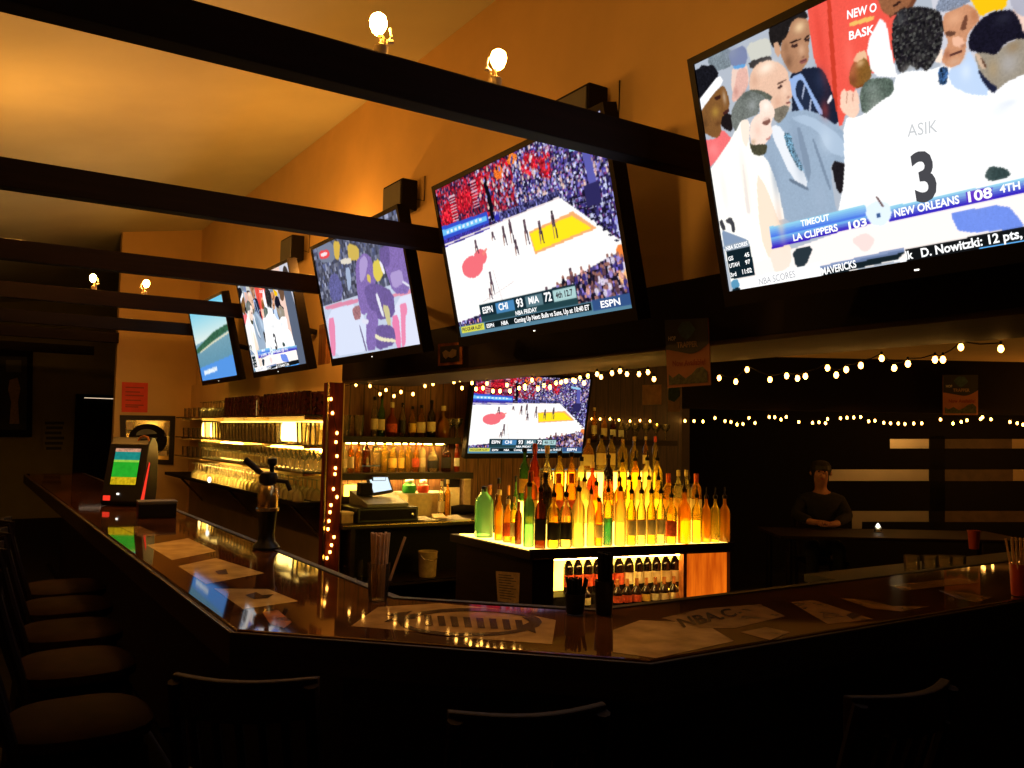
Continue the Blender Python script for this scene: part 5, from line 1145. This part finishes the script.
part('glass_top_shelf', MB().span((uP0-.02, .46, ZT_-.012), (u3b+.01, .66, ZT_)), 'shelfglass', isl)
part('shelf_edge', MB().span((uP0-.02, .457, ZT_-.012), (u3b+.01, .46, ZT_)), 'white', isl)
part('shelf_leg', MB().span((u3b-.012, .60, IZ-.004), (u3b, .63, ZT_-.012)).span((uP0, .60, IZ-.004), (uP0+.012, .63, ZT_-.012)), 'brass', isl)

pq = lambda v: ((I(-.1, v).x, I(-.1, v).y), (I(IW+.2, v).x, I(IW+.2, v).y))
front = [(540, ('square', 'brown', 'blacklabel', 'pourer', 0), 1.12), (553, ('round', 'yellow', 'blacklabel', 'pourer'), 1.0), (565.5, ('round', 'clear', 'blacklabel', 'pourer'), 1.0), (578, ('round', 'frost', None, 'pourer'), (1.12, 1.1)), (590.5, ('round', 'frost', None, 'pourer'), 1.05),
         (598.5, ('slim', 'orange', 'cream', 'black'), .8), (607.5, ('round', 'clear', None, 'pourer', .5), (1.1, 1.08)), (620, ('round', 'frost', None, 'pourer'), (1.12, 1.1)), (631, ('slim', 'yellow', 'cream', 'pourer'), .93), (641, ('slim', 'clear', 'cream', 'pourer'), .93), (651, ('slim', 'yellow', 'cream', 'pourer'), .93), (660.5, ('slim', 'clear', 'cream', 'pourer'), .93),
         (671, ('round', 'yellow', 'redlabel', 'pourer'), .96), (684, ('square', 'orange', None, 'pourer'), (1.3, 1.08)), (696.5, ('round', 'yellow', None, 'pourer'), .95), (706, ('round', 'orange', None, 'pourer'), .92), (715, ('round', 'yellow', None, 'pourer'), .92), (724.5, ('round', 'orange', None, 'pourer'), .92)]
a_, b_ = pq(.082)
bottle_line(a_, b_, IZ, front, 'in front row on glowing island', 'front row on the glowing island')
# blue liquid showing in one
p = along(a_, b_, 608.5, IZ)
left = [(483.5, ('gin', 'teal', None, 'black'), 1.0), (498.5, ('slim', 'orange', None, 'cream'), .86), (507.5, ('round', 'orange', 'redlabel', 'cream'), .8), (513.5, ('round', 'yellow', 'cream', 'cream'), .86), (518, ('round', 'brown', None, 'redcap'), .8), (528.5, ('slim', 'teal', None, 'pourer'), 1.05)]
l0, l1 = I(lx(ID*.93)+.085, ID*.93), I(.085, .05)
bottle_line((l0.x, l0.y), (l1.x, l1.y), IZ, left, 'along left edge of glowing island', 'left edge of the glowing island')
a_, b_ = pq(.235)
rnd = random.Random(5)
sec = [(530, ('round', 'orange', 'yellowlabel', 'redcap'), 1.0), (545, ('round', 'dark', None, 'black'), .95), (558, ('round', 'orange', 'redlabel', 'redcap'), .95), (571, ('round', 'amber', 'redlabel', 'redcap'), .95), (584, ('round', 'frost', None, 'pourer'), .85), (596, ('squat', 'orange', None, 'pourer'), 1.0), (608, ('round', 'amber', None, 'pourer'), .9), (619, ('round', 'orange', None, 'pourer'), .85), (629, ('round', 'yellow', None, 'pourer'), .88), (639, ('round', 'frost', None, 'pourer'), .88), (648.5, ('round', 'frost', None, 'pourer'), .88), (658, ('round', 'yellow', None, 'pourer'), .88), (668, ('round', 'amber', 'yellowlabel', 'redcap'), .95), (678, ('round', 'clear', 'yellowlabel', 'cream'), 1.0), (686, ('round', 'clear', 'cream', 'cream'), 1.0), (696, ('round', 'amber', 'cream', 'redcap'), .95)]
bottle_line(a_, b_, S2, sec, 'on first lit step of island', 'bottles on the first lit step')
a_, b_ = pq(.40)
thd = [(524, ('wine', 'green', 'yellowlabel', 'black'), .95), (534, ('wine', 'red', 'redlabel', 'redcap'), 1.05), (546.5, ('squat', 'clear', 'cream', 'cream'), (1.05, 1.35)), (559, ('wine', 'yellow', None, 'black'), .9), (571, ('wine', 'amber', None, 'black'), .88), (581, ('round', 'frost', 'cream', 'black'), .85), (592, ('squat', 'red', 'redlabel', 'cream'), .95), (608, ('wine', 'dark', 'redlabel', 'pourer'), .85), (622, ('round', 'yellow', None, 'pourer'), .82), (635, ('round', 'amber', None, 'pourer'), .85), (647, ('round', 'frost', None, 'pourer'), .86), (657, ('round', 'yellow', None, 'pourer'), .86)]
bottle_line(a_, b_, S3, thd, 'on second lit step of island', 'bottles on the second lit step')
a_, b_ = pq(.56)
tps = [(588, ('flask', 'amber', 'cream', 'cream'), .8), (601, ('square', 'yellow', 'cream', 'black'), .72), (611, ('square', 'yellow', 'cream', 'black'), .72), (622.5, ('flask', 'yellow', None, 'cream'), .8), (634, ('liqueur', 'yellow', None, 'cream'), .72), (645.5, ('slim', 'amber', 'cream', 'cream'), .62), (655, ('slim', 'yellow', None, 'redcap'), .64)]
bottle_line(a_, b_, ZT_, tps, 'on high glass shelf of island', 'bottles on the high glass shelf')
# dark bottles at the island's left rear
a_, b_ = I(lx(.8)+.12, .84), I(.42, .62)
bottle_line((a_.x, a_.y), (b_.x, b_.y), IZ, [(489, ('wine', 'dark', None, 'foil'), .95), (498, ('wine', 'brown', 'yellowlabel', 'black'), 1.05), (508, ('wine', 'dark', None, 'foil'), .95), (515, ('wine', 'green', 'cream', 'black'), 1.1)], 'at rear left of island', 'bottles at the rear left of the island')
# wine in the alcove
a_, b_ = pq(.345)
WINE = lambda lab: ('wine', 'dark', lab, 'foil')
bottle_line(a_, b_, zA, [(568, WINE('redlabel'), (.95, .80)), (577.5, WINE('redlabel'), (.95, .80)), (587.5, WINE('redlabel'), (.95, .80)), (597, WINE('redlabel'), (.95, .80)), (608, WINE('redlabel'), (.95, .80)), (618.5, WINE('redlabel'), (.95, .80)), (628.5, WINE('cream'), (.95, .80)), (638.5, WINE('cream'), (.95, .80)), (647, WINE('cream'), (.95, .80)), (656, WINE('cream'), (.95, .80)), (665.5, WINE('cream'), (.95, .80)), (674.5, WINE('cream'), (.95, .80))], 'in rear row of wine alcove', 'wine in the rear row of the alcove')
a_, b_ = pq(.16)
SHORT = lambda lab: ('squat', 'dark', lab, 'foil')
bottle_line(a_, b_, zB, [(585, SHORT('cream'), .66), (617, SHORT('redlabel'), .66), (627, SHORT('redlabel'), .66), (636.5, SHORT('redlabel'), .66), (646, SHORT('yellowlabel'), .66), (655, SHORT('cream'), .66), (664, SHORT('cream'), .66), (673.5, SHORT('cream'), .66), (682, SHORT('cream'), .66)], 'in front row of wine alcove', 'wine in the front row of the alcove')

# shelf right of the back bar television
Zr = hy(620, 440, 5.72).z; Zr2 = hy(620, 463, 5.72).z
board(Zr, hy(588, 440, 5.8).x, hy(668, 440, 5.8).x, 'liquor shelf right of the back bar television under small lights', 5.68)
a_, b_ = (4.2, 5.80), (5.6, 5.80)
bottle_line(a_, b_, Zr, [(594, ('slim', 'amber', 'cream', 'cream'), .8), (604, ('square', 'orange', 'cream', 'black'), .7), (613, ('round', 'brown', 'whitelabel', 'black'), .65), (621, ('square', 'clear', 'whitelabel', 'black'), .6)], 'on shelf right of back bar television', 'bottles right of the back bar television')
glass_row('stem', 'brandy_glass', Zr, [5.73, 5.84], [hy(x, 430, 5.8).x for x in (630, 640, 650, 660)], 'clear stemmed glass at the right end of the shelf beside the back bar television', 'glass', 'stemmed glasses right of the back bar television')
tb = empty('shelf_light', (hy(630, 441, 5.9).x, 5.71, Zr-.035), 0, 'warm tube light under the shelf right of the television', 'lamp', 'tube lights under the liquor shelves')
part('tube', MB().tube([(-.30, 0, 0), (.28, 0, 0)], .009, 8), 'strip', tb); part('holder', MB().span((-.31, .010, -.01), (.29, .022, .009)), 'brass', tb)
# dark shelf with unlit bottles further right
xr0, xr1 = hy(684, 482, 5.8).x, hy(734, 482, 5.8).x
Zd = hy(700, 484, 5.72).z
xr1 = min(xr1, 5.70)
board(Zd, xr0-.08, 5.70, 'dim shelf at the right end of the back wall', 5.70)
bottle_line((5.0, 5.84), (5.72, 5.84), Zd, [(690, ('round', 'brown', 'whitelabel', 'black'), .8), (698, ('square', 'brown', 'cream', 'black'), .8), (705, ('round', 'dark', 'cream', 'black'), .8)], 'on dim shelf of back wall', 'bottles on the dim shelf')

# ------------------------------------------------------------------ string lights
def string_lights(pts, label, r=.0085, drop=.018):
    o = sum(pts, Vector())/len(pts)
    t = bpy.data.objects.new('string_lights', None); COL.objects.link(t); t.location = o; tag(t, label, 'string lights')
    cp = []
    for i, p in enumerate(pts):
        cp.append(p-o+Vector((0, 0, drop)))
        if i < len(pts)-1: q = pts[i+1]; cp.append((p+q)/2-o+Vector((0, 0, drop-.006)))
    part('cord', MB().tube(cp, .0022, 5), 'blackm', t)
    me = MB().lathe([(r*.3, -r*1.3), (r*.8, -r*.8), (r, 0), (r*.7, r*.9), (r*.35, r*1.3)], 8).mesh('fairy_bulb', 'fairy')
    so = MB().lathe([(.004, r*1.2), (.0045, drop+.004), (.002, drop+.006)], 6).mesh('bulb_socket', 'blackm')
    for p in pts:
        b = link('fairy_bulb', me, t, p-o); link('bulb_socket', so, b)
    return t
def C7(L): return [(90+x/3.79, 360+y/3.79) for x, y in L]
sA = [(333, 384), (341, 389), (356, 385), (370, 386), (380, 394), (386, 390), (394, 396), (401, 392), (413, 394)]
string_lights([hx(x, y, 2.30) for x, y in sA], 'short string of fairy lights under the soffit beside the post')
sB = [(425, 386), (433, 384), (442, 381), (454, 382), (460, 380), (472, 383), (487, 383.5), (507, 385), (519, 388), (525, 388), (532, 380), (538, 387), (544, 385.5), (556, 383), (561, 382), (573, 380), (580, 378), (588, 376)]
string_lights([hx(x, y, 2.60) for x, y in sB], 'string of fairy lights along the soffit underside above the back bar television')
sC = [(462, 388), (476, 389), (483, 388), (493, 391), (500, 391), (510, 391), (525, 386), (538, 389), (550, 387), (566, 381), (575, 381), (584, 383), (597, 374), (601, 377), (612, 373), (620, 371), (627, 374), (639, 374), (648, 372), (654, 379)]
string_lights([hx(x, y, 2.45) for x, y in sC], 'denser string of fairy lights hanging across the top of the back bar television')
sD = [(640+x/2.4, 300+y/2.4) for x, y in ((190, 187), (230, 196), (257, 167), (312, 191), (352, 182), (378, 188), (397, 183), (450, 163), (471, 180), (495, 167), (530, 157), (580, 140), (610, 163), (643, 153), (708, 143), (727, 143), (770, 113), (866, 117))]
string_lights([hx(x, y, 2.70) for x, y in sD], 'string of fairy lights rising to the right under the soffit, right of the hop sign', .009)
sE = [(685, 421), (694, 421), (703, 421.5), (715, 418), (725, 421), (731, 422), (737, 424.5), (743, 424), (749, 418), (755, 423)]+[(768+x/4, 384+y/4) for x, y in ((5, 132), (27, 133), (52, 142), (73, 132), (123, 152), (178, 155), (204, 153), (230, 157), (238, 140), (290, 137), (316, 135), (343, 134), (371, 132), (403, 149), (428, 147), (463, 155), (490, 157), (521, 158), (548, 160), (583, 158), (615, 157), (690, 142), (740, 158), (773, 152), (796, 145), (850, 140), (858, 133), (892, 141), (968, 152), (997, 157), (1020, 163), (1045, 158))]
string_lights([hit(x, y, HA-HN*.03, HN) for x, y in sE], 'long level string of fairy lights along the far dark header', .0115, .03)
pl = [(331, 399), (332.5, 413), (337, 433), (336, 442), (337, 456), (335.5, 468), (335, 474), (333.5, 489), (337, 497), (331, 505), (330, 512), (329, 521), (328, 529), (334, 537), (331.5, 545), (330, 552), (327, 558)]
string_lights([hy(x, y, 5.425) for x, y in pl], 'string of fairy lights running down the red brown post', .0085, .012)
string_lights([hy(x, y, 5.90) for x, y in ((592, 419), (600, 419), (610, 419), (619, 420), (630, 421), (640, 420.5), (650, 421), (657, 425))], 'short string of fairy lights above the glasses right of the back bar television', .009, .012)

# ------------------------------------------------------------------ right side: service counter, table, person, divider
svc = empty('service_counter', (4.6, 2.6, 0), label='dim brown service counter behind the right leg of the bar', cat='counter')
part('worktop', MB().span((-.9, -.3, .80), (2.6, .35, .84)), 'wood', svc, .004); part('cabinet', MB().span((-.85, -.25, 0), (2.55, .30, .80)), 'blackm', svc); part('edge_strip', MB().span((-.9, -.302, .825), (2.6, -.30, .83)), 'brass', svc)
rp = hz(974, 549, .841)
rc = empty('red_tumbler', (rp.x, rp.y, .841), 0, 'red plastic tumbler on the service counter at the right', 'tumbler')
part('body', MB().lathe([(.028, 0), (.030, .004), (.038, .115), (.040, .118), (.036, .118), (.028, .01)], 18), 'redcup', rc); part('rim', MB().lathe([(.0385, .112), (.0415, .114), (.0415, .12), (.0385, .12)], 18, caps=False), 'redcup', rc)
for k, x in enumerate((912, 930, 945, 958)):
    p = hz(x, 574, .841); o = link('tumbler', GM['rocks'], None, (p.x, max(2.36, p.y), .841)); tag(o, f'dim clear tumbler, {ORD[k]} from the left on the service counter before the red tumbler', 'glass', 'tumblers on the service counter')
TZ = .665
tpos = hit(880, 528, HA+HN*.05, HN)
tbl = empty('side_table', (tpos.x, tpos.y, 0), math.atan2(HD.y, HD.x), 'dim brown table the seated person leans on, far right', 'table')
part('table_top', MB().span((-1.05, -.38, TZ-.03), (1.2, .38, TZ)), 'wood', tbl, .006)
for sx in (-.95, 1.1):
    for sy in (-.3, .3): part('leg', MB().tube([(sx, sy, 0), (sx, sy, TZ-.03)], .03, 8), 'stool', tbl)
def candle(x, y, label):
    p = hz(x, y, TZ); t = empty('tea_candle', (p.x, p.y, TZ), 0, label, 'candle', 'candles at the right')
    part('holder', MB().lathe([(.03, 0), (.034, .004), (.036, .06), (.034, .06), (.028, .008)], 12, caps=False), 'glass', t); part('wax', MB().lathe([(.026, .004), (.026, .03), (.01, .032)], 12), 'cream', t); part('flame', MB().lathe([(.004, .032), (.012, .042), (.009, .058), (.001, .075)], 10), 'white_lit', t)
def on_tab(u, v): return Vector((tpos.x, tpos.y, TZ))+HD*u+HN*v
for (x, lb) in ((878, 'glowing tea candle on the far table right of the person'),):
    p = along((on_tab(-1, .1).x, on_tab(-1, .1).y), (on_tab(1.1, .1).x, on_tab(1.1, .1).y), x, TZ); 
    t = empty('tea_candle', (p.x, p.y, TZ), 0, lb, 'candle'); part('holder', MB().lathe([(.03, 0), (.034, .004), (.036, .05), (.034, .05), (.028, .008)], 12, caps=False), 'glass', t); part('wax', MB().lathe([(.026, .004), (.026, .03), (.01, .032)], 12), 'cream', t); part('flame', MB().lathe([(.006, .032), (.022, .046), (.018, .062), (.002, .085)], 10), 'white_lit', t)
p = hz(1010, 545, .841); t = empty('tea_candle', (min(7.1, p.x), min(2.85, max(2.4, p.y)), .841), 0, 'glowing tea candle on the service counter at the right edge', 'candle')
part('holder', MB().lathe([(.03, 0), (.034, .004), (.036, .05), (.034, .05), (.028, .008)], 12, caps=False), 'glass', t); part('wax', MB().lathe([(.026, .004), (.026, .03), (.01, .032)], 12), 'cream', t); part('flame', MB().lathe([(.004, .032), (.012, .042), (.010, .052), (.001, .07)], 10), 'white_lit', t)

# boarded divider past the table with the pale wall showing between boards
dv = HA+HN*2.2
div = bpy.data.objects.new('slat_divider', None); COL.objects.link(div)
dp = hit(880, 540, dv, HN); div.location = (dp.x, dp.y, 0); tag(div, 'dark slatted divider at the far right with pale wall showing between boards', 'divider')
def dboard(x0, y0, x1, y1, mat='wood'):
    ps = [hit(x, y, dv, HN)-div.location for x, y in ((x0, y0), (x1, y0), (x1, y1), (x0, y1))]
    m = MB(); n = HN*.03
    m.add(ps+[p+n for p in ps], [(3, 2, 1, 0), (4, 5, 6, 7), (0, 1, 5, 4), (1, 2, 6, 5), (2, 3, 7, 6), (3, 0, 4, 7)]); part('board', m, mat, div)
M['dimboard'] = pbr('dim brown board', (.10, .06, .04), .6, amt=.3)
dboard(690, 400, 1040, 439, 'blackm'); dboard(690, 439, 890, 448.5, 'blackm'); dboard(690, 448.5, 1040, 469.5, 'blackm'); dboard(690, 469.5, 829, 481, 'blackm'); dboard(690, 481, 1040, 511, 'blackm'); dboard(690, 511, 852, 531, 'blackm'); dboard(863, 522, 1040, 531, 'blackm'); dboard(690, 531, 1040, 600, 'blackm')
dboard(930, 436, 945, 531, 'blackm'); dboard(945, 439, 1012, 448.5, 'dimboard'); dboard(945, 469.5, 1013, 481, 'dimboard'); dboard(945, 511, 1040, 522, 'dimboard')

# seated person
pp = hit(822, 520, HA+HN*.72, HN); 
yawp = math.atan2(-HN.y, -HN.x)+PI/2
per_o = Vector((pp.x, pp.y, 0))
def skin_body(name, nodes, edges, mat, parent=None, sub=2):
    me = bpy.data.meshes.new(name); me.from_pydata([n[0] for n in nodes], edges, [])
    o = link(name, me, parent)
    md = o.modifiers.new('skin', 'SKIN'); md.use_smooth_shade = True
    for i, n in enumerate(nodes):
        r = n[1]; o.data.skin_vertices[0].data[i].radius = (r, r) if not isinstance(r, tuple) else r
    o.data.skin_vertices[0].data[0].use_root = True
    ss = o.modifiers.new('sub', 'SUBSURF'); ss.levels = ss.render_levels = sub
    me.materials.append(M[mat]); return o
# x right of the sitter's view axis is -x here; the sitter faces -y, origin on the floor under the hips
hd = (-.02, -.10, 1.33)
N = [((0, .05, .52), .13), ((0, .03, .70), .125), ((-.01, -.02, .90), .14), ((-.01, -.05, 1.04), .12), ((-.015, -.065, 1.13), .066), ((-.02, -.08, 1.18), .060), ((-.02, -.10, 1.25), (.085, .10)), ((-.02, -.10, 1.35), (.088, .105)), ((-.02, -.095, 1.42), (.06, .07)),
     ((.17, -.05, 1.02), .058), ((.24, -.12, .84), .047), ((.10, -.34, .79), .038), ((.02, -.40, .785), .028), ((-.02, -.43, .785), (.036, .018)),
     ((-.19, -.05, 1.02), .058), ((-.27, -.12, .84), .047), ((-.14, -.36, .80), .038), ((-.05, -.42, .805), .028), ((-.01, -.45, .81), (.036, .018)),
     ((.10, .0, .52), .09), ((.13, -.38, .52), .065), ((.13, -.36, .10), .04), ((.13, -.46, .04), .035), ((-.10, .0, .52), .09), ((-.13, -.38, .52), .065), ((-.13, -.36, .10), .04), ((-.13, -.46, .04), .035),
     ((-.02, -.212, 1.315), .016)]
E_ = [(0, 1), (1, 2), (2, 3), (3, 4), (4, 5), (5, 6), (6, 7), (7, 8), (3, 9), (9, 10), (10, 11), (11, 12), (12, 13), (3, 14), (14, 15), (15, 16), (16, 17), (17, 18), (0, 19), (19, 20), (20, 21), (21, 22), (0, 23), (23, 24), (24, 25), (25, 26), (6, 27)]
def fingers(wrist, idx, sgn, N, E_):
    w_ = Vector(wrist)
    for k, (dx, ln) in enumerate(((-.03, .055), (-.012, .066), (.008, .064), (.026, .05))):
        a = len(N); N.append(((w_.x+dx, w_.y-.025, w_.z+.004), .011)); N.append(((w_.x+dx+.004*sgn, w_.y-.025-ln*.6, w_.z+.002), .010)); N.append(((w_.x+dx+.01*sgn, w_.y-.03-ln, w_.z-.012), .008))
        E_ += [(idx, a), (a, a+1), (a+1, a+2)]
    a = len(N); N.append(((w_.x+.04*sgn, w_.y+.005, w_.z), .012)); N.append(((w_.x+.058*sgn, w_.y-.03, w_.z-.004), .009)); E_ += [(idx, a), (a, a+1)]
fingers(N[13][0], 13, -1, N, E_); fingers(N[18][0], 18, 1, N, E_)
per = skin_body('person', N, E_, 'skin')
per.location = per_o; per.scale = (.95, .95, .9); per.rotation_euler = (0, 0, math.atan2(HD.y, HD.x)-.25)
tag(per, 'person in dark clothes with dark hair leaning on the far table', 'person')
jk = skin_body('jacket', [((0, .05, .56), .155), ((0, .03, .70), .15), ((-.01, -.02, .90), .162), ((-.01, -.05, 1.045), .14), ((-.015, -.062, 1.125), .088), ((.175, -.05, 1.02), .076), ((.25, -.12, .85), .064), ((.11, -.325, .805), .052), ((-.195, -.05, 1.02), .076), ((-.28, -.12, .85), .064), ((-.15, -.345, .815), .052)], [(0, 1), (1, 2), (2, 3), (3, 4), (3, 5), (5, 6), (6, 7), (3, 8), (8, 9), (9, 10)], 'cloth', per)
tr = skin_body('trousers', [((0, .05, .52), .145), ((.10, .0, .52), .10), ((.13, -.39, .52), .076), ((.13, -.36, .14), .055), ((-.10, .0, .52), .10), ((-.13, -.39, .52), .076), ((-.13, -.36, .14), .055)], [(0, 1), (1, 2), (2, 3), (0, 4), (4, 5), (5, 6)], 'cloth', per)
part('hair', MB().add(*(lambda m: (m.v, m.f))(MB().lathe([(.098, -.03), (.11, .03), (.105, .075), (.08, .115), (.035, .135), (.002, .138)], 16, c=(-.02, -.075, 1.335), sy=1.05))), 'hair', per)
for s in (-1, 1): part('eye', MB().ball((-.02+.03*s, -.200, 1.348), .010, 8, 6), 'blackm', per); part('ear', MB().ball((-.02+.095*s, -.09, 1.325), .02, 8, 6, 1.5), 'skin', per); part('eyebrow', MB().box((-.02+.03*s, -.203, 1.372), (.035, .008, .007)), 'hair', per)
per['group'] = 'people at the far table'
part('mouth', MB().box((-.02, -.196, 1.265), (.045, .008, .009)), 'redlabel', per)
chr_ = empty('dining_chair', (per_o.x, per_o.y, 0), math.atan2(HD.y, HD.x), 'dark chair under the seated person at the far table', 'chair')
part('seat', MB().span((-.21, -.18, .285), (.21, .25, .32)), 'stool', chr_, .006); part('backrest', MB().span((-.2, .25, .45), (.2, .28, .8)), 'stool', chr_, .006)
for sx in (-.18, .18):
    part('leg', MB().tube([(sx, -.15, 0), (sx, -.15, .29)], .018, 8), 'stool', chr_); part('leg', MB().tube([(sx, .23, 0), (sx, .26, .78)], .018, 8), 'stool', chr_)

# ------------------------------------------------------------------ lights of the place and added fill
def point(name, loc, energy, col, r=.03):
    l = bpy.data.lights.new(name, 'POINT'); l.energy = energy; l.color = col; l.shadow_soft_size = r
    o = bpy.data.objects.new(name, l); COL.objects.link(o); o.location = loc; return o
WARM = (1., .40, .06)
for x, y, e in ((hy(228, 185, BY[1]+.14).x, BY[1]+.16, 13), (hy(20, 240, BY[2]+.14).x, BY[2]+.16, 30), (1.95, BY[2]+.16, 26), (-1.4, BY[1]+.16, 6), (-.6, BY[4]+.16, 4), (1.3, BY[4]+.16, 7)):  # some stand for lamps behind visible glows, the rest are added fill
    point('beam_spot_and_fill', (x, y, 2.60), e, WARM, .03)
point('low_ceiling_lamp', (9.4, 3.4, 1.72), 52, WARM, .06)
def spot(name, loc, aim, energy, ang):
    l = bpy.data.lights.new(name, 'SPOT'); l.energy = energy; l.color = (1., .50, .12); l.shadow_soft_size = .03; l.spot_size = math.radians(ang); l.spot_blend = .5
    o = bpy.data.objects.new(name, l); COL.objects.link(o); o.location = loc
    o.rotation_euler = (Vector(aim)-Vector(loc)).to_track_quat('-Z', 'Y').to_euler()
spot('bar_fill', (.95, BY[1]+.13, 2.47), (.85, 3.2, 1.07), 22, 42)  # unseen downlights added to brighten the bar top
spot('bar_fill', (.95, BY[2]+.13, 2.47), (.85, 4.8, 1.07), 20, 42)
spot('bar_fill', (1.25, BY[0]+.13, 2.47), (1.1, 1.95, 1.07), 16, 50)
point('alcove_fill', tuple(HA+HN*2.6+HD*3.2+Vector((0, 0, 2.05))), 20, (1., .66, .28), .06)  # added fill without a fixture, brightens the pale wall past the divider
W = bpy.data.worlds.new('world'); SC.world = W; W.use_nodes = True
W.node_tree.nodes['Background'].inputs['Color'].default_value = (1, .6, .4, 1); W.node_tree.nodes['Background'].inputs['Strength'].default_value = .002
SC.view_settings.view_transform = 'Standard'; SC.view_settings.look = 'None'; SC.view_settings.exposure = 0; SC.view_settings.gamma = 1; SC.view_settings.use_curve_mapping = False
SC.cycles.max_bounces = 10; SC.cycles.transparent_max_bounces = 40; SC.cycles.diffuse_bounces = 4; SC.cycles.glossy_bounces = 4; SC.cycles.transmission_bounces = 6
SC.cycles.sample_clamp_indirect = 4.; SC.cycles.use_denoising = True
try: SC.cycles.denoiser = 'OPENIMAGEDENOISE'
except Exception: pass
bpy.context.view_layer.update()
